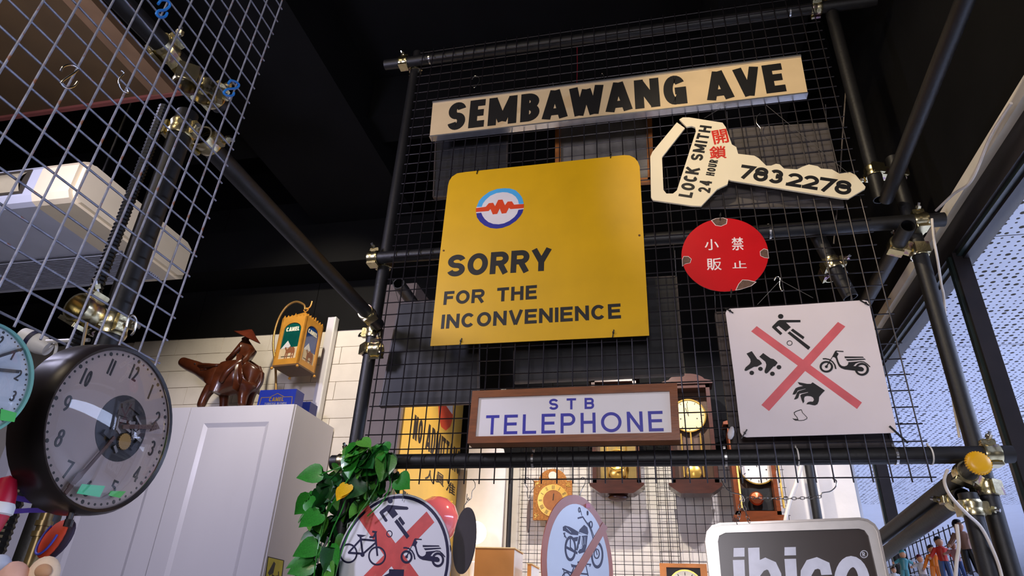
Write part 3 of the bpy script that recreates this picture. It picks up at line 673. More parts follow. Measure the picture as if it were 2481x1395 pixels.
draw(r, pl, Kh, BLACKINK, name='paper_pictogram', polys=[[(315, 1100), (360, 1118), (440, 1125), (480, 1165), (400, 1168), (350, 1140)]],
    lines=[([(545, 882), (420, 925), (365, 960), (375, 1010), (440, 1080), (470, 1160)], 20), ([(553, 880), (580, 960), (660, 1040), (700, 1085), (690, 1120), (620, 1155), (540, 1165), (470, 1165)], 16)])
# ---- telephone sign
WOOD = mat('varnished_wood', (128, 70, 30), .35, 0, .22, 14, .05, 60, stretch=(1, 1, 6))
pl = plane_y(-.062); K = crop(1120, 900, 4.4304); q = lambda x, y: pl.px(*K([(x, y)])[0])
O = [(115, 215), (2305, 130), (2340, 740), (62, 775)]; I = [(180, 285), (2225, 215), (2248, 660), (145, 703)]
r = thing('telephone_sign', pl.w(*q(1200, 770)), 'wood framed white box sign lettered STB TELEPHONE in blue', 'sign')
for k in range(4): mk('frame_rail', prism(pl, [pl.pts(K([O[k], O[(k + 1) % 4], I[(k + 1) % 4], I[k]]))], -.05, .008), WOOD, r)
OPAL = mat('opal_acrylic', (238, 232, 228), .35, 0, .03, 4)
mk('opal_panel', prism(pl, [plist(pl, K, I)], -.01, 0), OPAL, r)
BLUEI = mat('blue_lettering', (46, 44, 158), .4, 0, .08, 20)
mk('lettering', letters('STB', pl, q(931, 411), q(1416, 400), q(931, 293), .2, .72, dict(S=.78, T=.8, B=.8), D1), BLUEI, r)
mk('lettering', letters('TELEPHONE', pl, q(245, 677), q(2163, 640), q(245, 470), .15, .28, dict(T=.74, E=.74, L=.74, P=.78, H=.78, O=1.06, N=.8), D1), BLUEI, r)
for p in K([(430, 190), (1965, 135)]): mk('hook_plate', box(pl.w(*pl.px(*p), -.02), (.018, .008, .012)), STEEL, r)
# ---- boards hung behind the mesh
DKB = mat('dark_scuffed_board', (20, 20, 23), .6, 0, .3, 12, .1, 40, c2=(40, 38, 38), patch=.68)
def board(P, y, th, m, label, cat='board', name='dark_board', edge=None):
    pl = plane_y(y); o = thing(name, pl.w(*pl.px(*P[-1])), label, cat, 'boards behind the mesh')
    mk('board_face', prism(pl, [pl.pts(P)], -th, 0), m, o)
    T_ = sorted(P, key=lambda q: q[1])[:2]
    for q_ in T_:
        a = pl.w(*pl.px(*q_), -.002); mk('hanging_wire', sweep([a + Vector((0, 0, -.004)), Vector((a.x, .0085, a.z + .06))], .0011, 5), HANG, o)
    if edge: 
        for k in range(len(P)):
            a, b = pl.px(*P[k]), pl.px(*P[(k + 1) % len(P)]); mk('edge_lip', stroke(pl, [a, b], .006, -th, .003), edge, o)
    return o
LIP = mat('dark_edge', (58, 50, 48), .5, .1, .25, 30)
board([(1056, 338), (1230, 318), (1226, 470), (1050, 478)], .07, .012, DKB, 'dark scratched board behind the mesh under the street sign', edge=LIP)
GP = mat('grey_brown_panel', (84, 78, 74), .45, 0, .14, 8, .05, 60)
board([(1764, 312), (2003, 296), (2046, 500), (1700, 503)], .04, .01, GP, 'grey brown panel showing behind the key sign', name='grey_board')
o = board([(1246, 690), (1638, 670), (1656, 906), (1246, 926)], .095, .015, DKB, 'wide dark board hung below and behind the yellow sign', edge=LIP)
board([(968, 736), (1160, 722), (1158, 975), (920, 984)], .11, .015, DKB, 'dark board beside the upright above the yellow notice', edge=LIP)
BRN = mat('dark_brown_stained_board', (52, 40, 36), .5, 0, .3, 18, .1, 50)
board([(1734, 758), (2062, 738), (2164, 1083), (1776, 1093)], .05, .02, BRN, 'dark brown board behind the square white pictogram sign', edge=LIP)
pl = plane_y(.16); r = thing('framed_print', pl.w(*pl.px(1470, 436)), 'thin orange wood frame with a grey print behind the yellow sign', 'picture')
O = [(1352, 300), (1572, 276), (1577, 437), (1352, 452)]
OW = mat('orange_wood', (168, 104, 52), .4, 0, .2, 20)
for k in range(4): mk('frame_rail', stroke(pl, [pl.px(*O[k]), pl.px(*O[(k + 1) % 4])], .024, -.012, .006), OW, r)
for q_ in O[:2]:
    a = pl.w(*pl.px(*q_)); mk('hanging_wire', sweep([a, Vector((a.x, .0085, a.z + .1))], .0011, 5), HANG, r)
mk('print', prism(pl, [pl.pts(O)], -.01, -.004), mat('grey_print', (120, 116, 108), .3, 0, .3, 10), r)
# ============================================================ things hung under the mesh
def yawpl(px_, y, yaw):
    o = at(px_[0], px_[1], 'y', y); a = math.radians(yaw); return Pl(o, (math.cos(a), math.sin(a), 0), (0, 0, 1))
def hook(P, r, m, label, name='s_hook', cat='hook'): return solid(name, sweep(spline(P, 6), r, 8), m, label, cat, 'hooks on the meshes', True)
EDGEW = mat('worn_white_edge', (206, 204, 206), .5, 0, .2, 40, c2=(60, 52, 60), patch=.6)
WENA = mat('cool_white_enamel', (226, 226, 232), .3, 0, .03, 6)
REDP = mat('worn_red_print', (204, 84, 80), .45, 0, .16, 22, c2=(214, 120, 104), patch=.63)
pl = yawpl((948, 1362), -.022, -10); R0 = .204
r = thing('round_sign', pl.w(0, -R0), 'round white hanging sign with a red cross over bicycle, football and scooter', 'sign')
mk('disc', prism(pl, [circ((0, 0), R0, 64)], -.004, 0), EDGEW, r)
mk('face', prism(pl, [circ((0, 0), R0 * .985, 64)], 0, .0003), WENA, r)
mk('border_ring', prism(pl, [circ((0, 0), R0 * .972, 64), circ((0, 0), R0 * .925, 64)], .0003, .0006), NAVYINK, r)
K = crop(800, 1180, 6.49)
draw(r, pl, K, REDP, lines=[([(513, 370), (1390, 1620)], 205)], d=(.0003, .0006), name='cross_bar'); draw(r, pl, K, REDP, lines=[([(1578, 465), (460, 1610)], 200)], d=(.0003, .0007), name='cross_bar')
DD = (.0007, .0011)
draw(r, pl, K, NAVYINK, polys=[[(910, 278), (1000, 285), (1215, 308), (1235, 332), (1215, 355), (1015, 350), (1068, 425), (985, 492), (890, 372), (835, 412), (905, 520), (885, 545), (862, 540), (775, 400), (790, 375)]],
    lines=[([(1085, 478), (1160, 585)], 46), ([(1033, 522), (1228, 790)], 50)], rings=[((933, 733), 42, 48, 12)], discs=[((945, 213), 41, 42)], d=DD, name='football_pictogram')
draw(r, pl, K, NAVYINK, polys=[[(420, 740), (570, 755), (500, 785), (440, 775)]], rings=[((290, 1040), 130, 143, 22), ((740, 1080), 128, 138, 22)],
    lines=[([(285, 1035), (480, 820), (715, 838)], 26), ([(285, 1030), (520, 1045)], 26), ([(720, 870), (520, 1045)], 26), ([(478, 775), (512, 1040)], 28), ([(715, 705), (722, 850), (745, 1080)], 26), ([(665, 697), (722, 706), (682, 785), (620, 783)], 24)], discs=[((510, 1060), 32, 34)], d=DD, name='bicycle_pictogram')
fs = lambda l: K([(1203 + (x - 585) * .41, 1095 + (y - 815) * .53) for x, y in l])
SC2 = dict(SCOOT); SC2['lines'] = [(P, w_) for P, w_ in SCOOT['lines']]
draw(r, pl, fs, NAVYINK, d=DD, name='scooter_pictogram', **SC2)
draw(r, pl, K, NAVYINK, polys=[[(930, 1288), (1165, 1295), (1155, 1420), (1120, 1560), (980, 1600), (900, 1520), (840, 1395), (925, 1350)]], d=DD, name='hand_pictogram')
hp = [at(975, 1213, 'y', -.03), at(977, 1190, 'y', -.034), at(973, 1168, 'y', -.012), at(976, 1158, 'y', .002), at(984, 1160, 'y', .011), at(984, 1170, 'y', .012)]
mk('hanging_wire', sweep(spline(hp, 5), .0013, 6), STEEL, r, True)
# dark oval disc
pl = yawpl((1125, 1308), 0, -53)
r = thing('hanging_disc', pl.w(0, -.096), 'plain dark grey disc hung edge-turned beside the bicycle sign', 'disc')
mk('disc', prism(pl, [circ((0, 0), .096, 48)], -.0015, .0015), mat('dark_grey_plate', (72, 66, 68), .5, 0, .08, 40), r)
def ringchain(pts, root):
    for (a, b) in pts: mk('hanging_wire', sweep(spline([at(*p, 'y', yy) for p, yy in zip(a, b)], 6), .0011, 6), STEEL, root, True)
ringchain([([(1124, 1232), (1126, 1222), (1136, 1212), (1134, 1206), (1128, 1222)], [0] * 5), ([(1132, 1196), (1131, 1208), (1136, 1211), (1142, 1206), (1144, 1190), (1151, 1180), (1150, 1168), (1143, 1161), (1136, 1162)], [0, -.002, -.003, -.003, -.003, -.003, -.002, .004, .009])], r)
pl = yawpl((1281, 1250), 0, -73)
r = thing('hanging_disc', pl.w(0, -.048), 'small grey disc hung almost edge-on in front of the gold clock', 'disc')
mk('disc', prism(pl, [circ((0, 0), .048, 36)], -.0012, .0012), mat('mid_grey_plate', (120, 112, 116), .45, .2, .08, 40), r)
ringchain([([(1281, 1208), (1277, 1195), (1279, 1185), (1272, 1172), (1270, 1164), (1277, 1157), (1283, 1160)], [0, 0, 0, -.004, -.004, .004, .009]), ([(1282, 1208), (1287, 1190), (1295, 1178), (1293, 1166), (1287, 1160)], [0, 0, -.003, -.003, .006])], r)
# motorcycle sign
pl = yawpl((1405, 1372), -.004, 66); RM = .199
BRNR = mat('faded_red_brown_border', (176, 100, 72), .4, 0, .14, 8)
MW = mat('pale_blue_white', (214, 220, 228), .35, 0, .04, 5)
r = thing('round_sign', pl.w(0, -RM), 'round white sign with a brown-red band across a motorcycle drawing', 'sign')
mk('disc', prism(pl, [circ((0, 0), RM, 56)], -.003, 0), BRNR, r)
mk('face', prism(pl, [circ((0, 0), RM * .87, 56)], 0, .0004), MW, r)
K = crop(1320, 1200, 7.156)
draw(r, pl, K, NAVYINK, d=(.0004, .0007), name='motorcycle_drawing', polys=[[(310, 545), (350, 520), (420, 540), (480, 570), (580, 630), (575, 690), (450, 680), (350, 620), (312, 612)], [(582, 655), (600, 590), (680, 508), (735, 555), (752, 640), (740, 690)], [(480, 732), (575, 715), (560, 790), (500, 800)], [(590, 700), (620, 700), (600, 840), (560, 960), (540, 940)], [(640, 700), (740, 690), (720, 880), (690, 980), (600, 1010), (570, 980), (640, 880)]],
    rings=[((440, 920), 85, 195, 24), ((905, 1032), 92, 208, 24), ((895, 1010), 45, 80, 10), ((595, 250), 14, 40, 7), ((738, 305), 8, 34, 7), ((795, 505), 24, 55, 9)],
    lines=[([(745, 470), (800, 620), (850, 800), (905, 1030)], 13), ([(765, 470), (825, 640), (880, 800)], 9), ([(568, 395), (655, 372), (720, 470), (770, 540)], 14), ([(620, 265), (640, 350)], 6), ([(365, 895), (560, 1000)], 22), ([(320, 650), (370, 740)], 10), ([(345, 640), (335, 720)], 8), ([(440, 700), (440, 900), (500, 960)], 12)])
draw(r, pl, K, MW, d=(.0007, .0012), name='engine_highlight', rings=[((613, 880), 28, 40, 8)])
for L_ in (([(640, 720), (660, 860)], 7), ([(690, 720), (690, 850)], 6), ([(590, 640), (735, 690)], 7), ([(370, 560), (450, 640)], 6)): draw(r, pl, K, MW, d=(.0007, .0012), name='chrome_line', lines=[L_])
draw(r, pl, K, NAVYINK, d=(.0004, .0007), name='bicycle_drawing', polys=[[(448, 1185), (500, 1200), (565, 1210), (530, 1250), (465, 1245)]], rings=[((370, 1460), 75, 125, 14)], lines=[([(300, 1270), (440, 1335), (740, 1365)], 14), ([(325, 1290), (340, 1395)], 9), ([(708, 1200), (750, 1400)], 14), ([(565, 1160), (620, 1150)], 14), ([(720, 1190), (790, 1195), (775, 1230)], 12), ([(500, 1250), (440, 1400)], 12)])
draw(r, pl, K, BRNR, d=(.0008, .0016), name='band', polys=[[(1002, 462), (1085, 560), (300, 1900), (160, 1860)]])
mk('pink_tag', box(pl.w(*pl.px(1421, 1225), .002), (.018, .004, .012)), mat('pink_plastic', (226, 150, 196), .4), r)
ringchain([([(1404, 1203), (1410, 1185), (1417, 1172), (1418, 1162), (1412, 1156), (1406, 1160)], [-.03, -.03, -.012, -.006, .002, .009])], r)
# ibico light box
pl0 = plane_y(-.02); a = Vector((*pl0.px(1745, 1270), 0)); b = Vector((*pl0.px(2080, 1257), 0)); e = (b - a).normalized()
pl = Pl(pl0.w(a.x, a.y), (e.x, 0, e.y), (-e.y, 0, e.x))
O = [(1745, 1270), (2080, 1257), (2100, 1261), (2116, 1272), (2126, 1288), (2150, 1400), (2190, 1590), (1745, 1600), (1722, 1400), (1711, 1312), (1714, 1290), (1726, 1276)]
I = [(1757, 1291), (2080, 1281), (2093, 1285), (2103, 1299), (2126, 1400), (2158, 1560), (1766, 1570), (1747, 1400), (1739, 1312), (1742, 1298)]
Op, Ip = pl.pts(O), pl.pts(I)
r = thing('light_box_sign', pl.w(*pl.px(1930, 1590)), 'dark brown light box sign with rounded aluminium frame reading ibico', 'sign')
FRM = mat('brushed_light_aluminium', (208, 202, 194), .35, .55, .06, 30)
mk('frame', prism(pl, [Op, Ip], -.09, .006), FRM, r)
mk('outer_bead', stroke(pl, Op, .006, -.03, .009, True), mat('bead_aluminium', (186, 178, 170), .3, .8), r)
mk('panel', prism(pl, [Ip], -.05, 0), mat('dark_brown_panel', (58, 46, 40), .3, 0, .06), r)
LW = mat('white_light_box_letters', (232, 232, 240), .3)
K = crop(1680, 1000, 3.0974)
def lp(P): return pl.pts(K(P))
s0 = (Vector(pl.px(1901, 1400)) - Vector(pl.px(1900, 1400))).length / 3.0974
for g in (prism(pl, [lp([(302, 1014), (383, 1012), (384, 1078), (300, 1080)])], 0, .001), prism(pl, [lp([(296, 1104), (382, 1102), (398, 1500), (318, 1502)])], 0, .001)): mk('letter_stroke', g, LW, r)
mk('letter_stroke', prism(pl, [lp([(410, 1013), (495, 1010), (512, 1500), (432, 1500)])], 0, .001), LW, r)
mk('letter_stroke', stroke(pl, lp([(470, 1190), (500, 1150), (545, 1130), (590, 1150), (618, 1210), (630, 1330), (620, 1420), (580, 1455), (480, 1455)]), 82 * s0, 0, .0012), LW, r)
for g in (prism(pl, [lp([(684, 1008), (768, 1006), (770, 1068), (683, 1070)])], 0, .001), prism(pl, [lp([(683, 1096), (770, 1094), (794, 1500), (712, 1502)])], 0, .001)): mk('letter_stroke', g, LW, r)
mk('letter_stroke', stroke(pl, lp([(1000, 1215), (985, 1150), (930, 1125), (880, 1140), (846, 1200), (842, 1300), (860, 1410), (910, 1455), (980, 1450), (1040, 1400)]), 80 * s0, 0, .001), LW, r)
mk('letter_stroke', stroke(pl, lp([(1190 + 95 * math.cos(t), 1290 + 175 * math.sin(t)) for t in [2 * math.pi * k / 28 for k in range(28)]]), 80 * s0, 0, .001, True), LW, r)
mk('registered_mark', stroke(pl, lp([(1280 + 27 * math.cos(t), 1060 + 27 * math.sin(t)) for t in [2 * math.pi * k / 20 for k in range(20)]]), 5 * s0, 0, .001, True), LW, r)
q = lambda x, y: lp([(x, y)])[0]
mk('registered_mark', letters('R', pl, q(1271, 1077), q(1291, 1077), q(1271, 1044), .17, .1, None, (0, .001)), LW, r)
# steel hooks and chain carrying the light box
CH = mat('chain_steel', (150, 142, 132), .35, .9, .1)
def chain(P, label, ln=.011):
    P = spline(P, 8); t = thing('chain', P[0], label, 'chain', 'light box chains'); acc = 0; k = 0
    d = [0]
    for a, b in zip(P, P[1:]): d.append(d[-1] + (b - a).length)
    n = max(2, int(d[-1] / ln)); prot = None
    for i in range(n):
        s = (i + .5) * d[-1] / n; j = max(x for x in range(len(d)) if d[x] <= s); j = min(j, len(P) - 2)
        c = P[j] + (P[j + 1] - P[j]) * ((s - d[j]) / max(1e-9, d[j + 1] - d[j])); tg = (P[j + 1] - P[j]).normalized()
        u, v, _ = frame(tg); a_ = u if i % 2 else v
        mk('link', sweep([c + tg * math.cos(x) * ln * .68 + a_ * math.sin(x) * ln * .36 for x in [2 * math.pi * m / 8 for m in range(8)]], .0011, 5, True), CH, t, True)
    return t
hook([at(1754, 1158, 'y', .01), at(1749, 1164, 'y', -.004), at(1757, 1180, 'y', -.012), at(1772, 1192, 'y', -.014), at(1795, 1198, 'y', -.014), at(1799, 1206, 'y', -.013)], .0016, STEEL, 'bent steel hook on the mesh beside the rightmost pendulum clock')
hook([at(2018, 1160, 'y', .01), at(2026, 1164, 'y', -.004), at(2025, 1178, 'y', -.012), at(2012, 1190, 'y', -.014), at(1992, 1194, 'y', -.014), at(1989, 1204, 'y', -.013)], .0016, STEEL, 'bent steel hook on the mesh in front of the window corner')
chain([at(1797, 1203, 'y', -.013), at(1792, 1225, 'y', -.014), at(1790, 1250, 'y', -.02), at(1786, 1268, 'y', -.03)], 'short steel chain dropping from the hook to the light box')
chain([at(1799, 1204, 'y', -.013), at(1804, 1230, 'y', -.014), at(1810, 1250, 'y', -.02), at(1816, 1266, 'y', -.03)], 'short steel chain dropping from the hook to the light box')
chain([at(1799, 1204, 'y', -.013), at(1860, 1207, 'y', -.016), at(1930, 1207, 'y', -.016), at(1989, 1203, 'y', -.013)], 'steel chain stretched level between two hooks above the light box')
# hooks on the meshes
BLUEP = mat('blue_plastic_hook', (40, 128, 214), .35)
def lpx(P): # points on the galvanised mesh plane
    return [at(x, y, 'x', .036) for x, y in P]
hook(lpx([(383, 10), (392, 0), (407, 3), (411, 14), (400, 24), (385, 26), (379, 34), (388, 42), (400, 40), (405, 31)]), .0028, BLUEP, 'blue plastic hook near the top of the galvanised mesh')
hook(lpx([(553, 203), (559, 195), (571, 198), (579, 206), (571, 214), (551, 216), (542, 225), (552, 232), (564, 231), (567, 224)]), .0028, BLUEP, 'blue plastic hook at the edge of the galvanised mesh')
hook(lpx([(148, 172), (153, 162), (170, 157), (184, 162), (186, 172), (152, 196), (150, 206), (162, 213), (178, 210), (188, 198)]), .0018, STEEL, 'bent steel wire hook on the galvanised mesh')
hook(lpx([(292, 170), (300, 178), (290, 190), (288, 205), (297, 220), (310, 224), (306, 214)]), .0016, STEEL, 'small bright steel hook further along the galvanised mesh')
hook([at(*p, 'y', -.012) for p in ((1144, 192), (1150, 184), (1160, 188), (1161, 198), (1150, 212), (1146, 208))], .0016, STEEL, 'steel hook above the first letters of the street sign')
hook([at(*p, 'y', -.008) for p in ((1842, 275), (1834, 283), (1833, 298), (1842, 310), (1843, 320))], .0016, STEEL, 'steel hook on the mesh above the key sign')
hook([at(*p, 'y', -.012) for p in ((1876, 679), (1882, 670), (1890, 674), (1889, 690), (1894, 704), (1900, 702))], .0016, STEEL, 'steel hook on the mesh above the square pictogram sign')
hook([at(*p, 'y', -.012) for p in ((1456, 184), (1459, 178), (1464, 188), (1462, 196))], .0014, STEEL, 'tiny steel hook above the middle of the street sign')
hook(lpx([(306, 792), (312, 768), (322, 764), (330, 776), (326, 800), (318, 812)]), .0022, STEEL, 'bright curved hook at the foot of the galvanised mesh')
# clear plastic drop hanging by the pictogram sign
dp = at(1771, 1050, 'y', -.02)
solid('plastic_tag', lathe([(.0001, .024), (.005, .02), (.009, .008), (.010, -.004), (.006, -.016), (.0001, -.02)], dp, (.3, .1, 1), 14), mat('milky_plastic', (214, 208, 204), .3, 0, .1, 40), 'small milky plastic tag beside the corner of the square pictogram sign', 'tag', None, True)
solid('hanging_string', sweep([at(1398, 105, 'y', .06), at(1399, 160, 'y', .06), at(1397, 222, 'y', .06)], .0012, 5), mat('red_string', (150, 20, 40), .6), 'thin red string hanging above the street sign', 'string')
solid('long_cord', sweep(spline([at(2052, 180, 'y', .12), at(2042, 320, 'y', .12), at(2034, 440, 'y', .12), at(2020, 590, 'y', .12)], 5), .0026, 6), mat('grey_cord', (110, 100, 92), .5), 'thin grey cord hanging behind the mesh near the key tip', 'cord')
# white cable on the window side
CAB = mat('cream_cable', (222, 212, 198), .45)
solid('cable', sweep(spline([at(2450, 250, 'x', 1.96), at(2400, 330, 'x', 1.955), at(2355, 435, 'x', 1.95), at(2310, 470, 'x', 1.945), at(2268, 510, 'x', 1.93)], 6), .0045, 7), CAB, 'cream cable sagging along the window head beam', 'cable', None, True)
solid('cable', sweep(spline([at(2258, 530, 'y', -.002), at(2262, 575, 'y', .0), at(2272, 630, 'y', .03), at(2281, 690, 'y', .10), at(2288, 730, 'y', .112), at(2300, 900, 'y', .112), at(2325, 1060, 'y', .112)], 6), .004, 7), CAB, 'cream cable dropping down beside the window upright', 'cable', None, True)
solid('cable', sweep(spline([at(2296, 1138, 'y', -.034), at(2288, 1165, 'y', -.05), at(2302, 1200, 'y', -.06), at(2340, 1242, 'y', -.04), at(2375, 1275, 'y', .0), at(2400, 1320, 'y', .02), at(2420, 1370, 'y', .03), at(2432, 1420, 'y', .03)], 6), .0042, 7), CAB, 'cream cable looping over the coupler behind the yellow cap', 'cable', None, True)
solid('cable', sweep(spline([at(2318, 1270, 'y', .02), at(2323, 1320, 'y', .02), at(2318, 1360, 'y', .02), at(2314, 1420, 'y', .02)], 6), .0048, 7), CAB, 'cream cable hanging straight down among the toy figures', 'cable', None, True)
# trailing plant over the end of the bottom crossbar
LEAF = [mat('leaf_green', (44, 128, 38), .35, 0, .25, 20, coat=.2), mat('leaf_dark_green', (22, 84, 30), .38, 0, .25, 20, coat=.2), mat('leaf_light_green', (84, 150, 52), .38, 0, .2, 20, coat=.2)]
YLEAF = mat('yellow_leaf', (224, 176, 20), .45)
def leafmesh(m, name='leaf'):
    # heart-shaped folded leaf, tip along -z, 1 unit long
    prof = [(0, .06), (.2, .16), (.38, .06), (.46, -.14), (.42, -.36), (.3, -.6), (.14, -.82), (0, -1)]
    V = []; Fc = []
    for x, z in prof: V.append(Vector((0, .02 - .10 * (z * z), z)))
    n = len(prof)
    for sg in (-1, 1):
        for x, z in prof[1:-1]: V.append(Vector((sg * x, -.16 * x * x - .04 - .1 * z * z, z)))
    k = n - 2
    for s in range(2):
        o = n + s * k
        for i in range(k - 1):
            f = (i + 1, o + i, o + i + 1, i + 2); Fc.append(f if s == 0 else f[::-1])
        Fc.append((0, o, 1) if s == 0 else (1, o, 0)); f = (n - 2, o + k - 1, n - 1); Fc.append(f if s == 0 else f[::-1])
    me = bpy.data.meshes.new(name); me.from_pydata(V, [], Fc); me.materials.append(m); me.shade_smooth(); return me
LM = [leafmesh(m) for m in LEAF]; YM = leafmesh(YLEAF)
pt = thing('trailing_plant', at(850, 1395, 'y', -.03), 'bushy trailing plant with heart-shaped green leaves over the crossbar end', 'plant')
rg = random.Random(3)
stems = [[(870, 1100), (850, 1160), (830, 1230), (800, 1300), (780, 1400)], [(880, 1110), (830, 1180), (790, 1250), (770, 1330), (760, 1400)], [(900, 1115), (920, 1150), (900, 1200), (860, 1260), (830, 1330), (810, 1400)], [(900, 1105), (945, 1160), (930, 1210), (890, 1250)], [(880, 1110), (800, 1140), (760, 1155)]]
for S in stems:
    Q = spline([at(x, y, 'y', -.05 + rg.uniform(-.02, .03)) for x, y in S], 5); mk('stem', sweep(Q, .0022, 5), LEAF[0], pt)
def inside(x, y):
    t = min(1, max(0, (y - 1085) / 310)); lo = 860 - 110 * min(1, t * 2.2) - 15 * t; hi = 930 + 40 * min(1, t * 4) - 130 * max(0, t - .3); return lo < x < hi
cnt = 0
while cnt < 175:
    x, y = rg.uniform(735, 975), rg.uniform(1080, 1420)
    if not inside(x, y): continue
    yy = rg.uniform(.03, .17) if (y > 1185 and x > 800) else (rg.uniform(-.05, .12) if y > 1150 else rg.uniform(-.09, .1))
    if 1085 < y < 1150 and -.01 < yy < .11: yy = -.06
    o = share(rg.choice((LM[0], LM[1], LM[1], LM[2])), 'leaf', at(x, y - 14, 'y', yy), pt); s = rg.uniform(.055, .085)
    o.scale = (s, s, s); o.rotation_euler = (rg.uniform(-.9, .3), rg.uniform(-.8, .8), rg.uniform(-1.3, 1.0)); cnt += 1
for x, y in ((835, 1198), (842, 1190)): 
    o = share(YM, 'leaf', at(x, y - 14, 'y', -.07), pt); o.scale = (.05,) * 3; o.rotation_euler = (-.4, .3, .2)
for (x, y, ry, rz) in ((755, 1155, 1.2, -.2), (752, 1255, .7, .1), (745, 1330, .9, 0), (735, 1375, 1.0, -.2), (905, 1090, -.3, .1), (850, 1095, .5, .2), (948, 1170, -.9, .1)):
    o = share(LM[0], 'leaf', at(x + 20, y - 10, 'y', -.05), pt); o.scale = (.075,) * 3; o.rotation_euler = (-.5, ry, rz)
# ============================================================ left side: air conditioner, clocks, small things
def glassmat(name, rough=.02):
    m = bpy.data.materials.new(name); m.use_nodes = True; N = m.node_tree.nodes; L = m.node_tree.links; N.remove(N['Principled BSDF'])
    f = N.new('ShaderNodeLayerWeight'); f.inputs[0].default_value = .5; p = N.new('ShaderNodeMath'); p.operation = 'POWER'; p.inputs[1].default_value = 4
    q = N.new('ShaderNodeMath'); q.operation = 'MULTIPLY_ADD'; q.inputs[1].default_value = .75; q.inputs[2].default_value = .045
    t = N.new('ShaderNodeBsdfTransparent'); g = N.new('ShaderNodeBsdfGlossy'); g.inputs['Roughness'].default_value = rough; x = N.new('ShaderNodeMixShader')
    L.new(f.outputs['Facing'], p.inputs[0]); L.new(p.outputs[0], q.inputs[0]); L.new(q.outputs[0], x.inputs[0]); L.new(t.outputs[0], x.inputs[1]); L.new(g.outputs[0], x.inputs[2]); L.new(x.outputs[0], N['Material Output'].inputs[0]); return m
DOME = glassmat('clock_glass')
ACW = mat('aircon_grey_white', (182, 184, 190), .45, 0, .05, 6); ACC = mat('aircon_cream', (222, 206, 170), .4, 0, .05, 6); ACL = mat('aircon_louvre', (196, 184, 150), .3, .2, .05)
ac = thing('air_conditioner', (-2.2, .1, 3.08), 'cream and grey under-ceiling air conditioner behind the galvanised mesh', 'air conditioner')
def yz(P, x0, x1, m, name):
    n = len(P); V = [Vector((x0, y, z)) for y, z in P] + [Vector((x1, y, z)) for y, z in P]
    return mk(name, (V, [tuple(range(n)), tuple(range(2 * n - 1, n - 1, -1))] + [(k, n + k, n + (k + 1) % n, (k + 1) % n) for k in range(n)]), m, ac)
body = [(-.285, 3.275), (-.30, 3.25), (-.30, 3.115), (-.285, 3.09), (-.26, 3.082), (.40, 3.078), (.44, 3.10), (.44, 3.27), (.40, 3.29), (-.26, 3.292)]
yz(body, -3.2, -1.53, ACW, 'body')
yz([(y * 1.0, z) for y, z in body], -1.53, -1.345, ACC, 'end_cap')
cap = [(-.27, 3.27), (-.28, 3.25), (-.28, 3.12), (-.265, 3.10), (-.24, 3.094), (.38, 3.09), (.42, 3.11), (.42, 3.26), (.38, 3.28), (-.24, 3.282)]
yz(cap, -1.345, -1.325, ACC, 'end_cap')
lv = mk('outlet_slot', bb(-3.1, -1.58, -.304, -.295, 3.125, 3.25), mat('outlet_dark', (60, 54, 44), .5), ac)
P = [Vector((0, -.302 - .02 * math.sin(a), 3.135 + .105 * (a / math.pi))) for a in [math.pi * k / 8 for k in range(9)]]
V = [Vector((x, p.y, p.z)) for x in (-3.08, -1.6) for p in P]; mk('louvre', (V, [(k, k + 1, k + 10, k + 9) for k in range(8)]), ACL, ac, True)
mk('badge_slot', bb(-1.98, -1.93, -.17, -.11, 3.076, 3.0805), BLACKPL, ac); mk('badge_line', bb(-2.02, -1.9, -.215, -.205, 3.076, 3.0805), STEEL, ac)
sl = mk('intake_grille', join(*[bb(-3.15, -1.42, .13 + .014 * k, .137 + .014 * k, 3.072, 3.082) for k in range(18)]), mat('grille_grey', (150, 152, 160), .5), ac); sl['kind'] = 'stuff'
mk('panel_seam', bb(-3.2, -1.42, .112, .118, 3.0745, 3.083), mat('seam_grey', (80, 80, 84), .6), ac)
for x in (-2.9, -1.7): mk('hanger_rod', cyl((x, .1, 3.29), (x, .1, 4.42), .006, 6), STEEL, ac)
BRB = mat('brown_board', (62, 46, 24), .55, 0, .15, 6)
struct('ceiling_left_board', bb(-3.3, -1.2, -2.2, -.22, 3.70, 3.73), BRB)
struct('trim_3', bb(-1.2, -1.085, -2.2, -.22, 3.69, 3.735), mat('brown_edge_strip', (92, 70, 48), .5, 0, .15, 8))
struct('trim_4', bb(-3.3, -.96, -.22, -.20, 3.685, 3.735), mat('red_brown_batten', (98, 52, 44), .5, 0, .1))
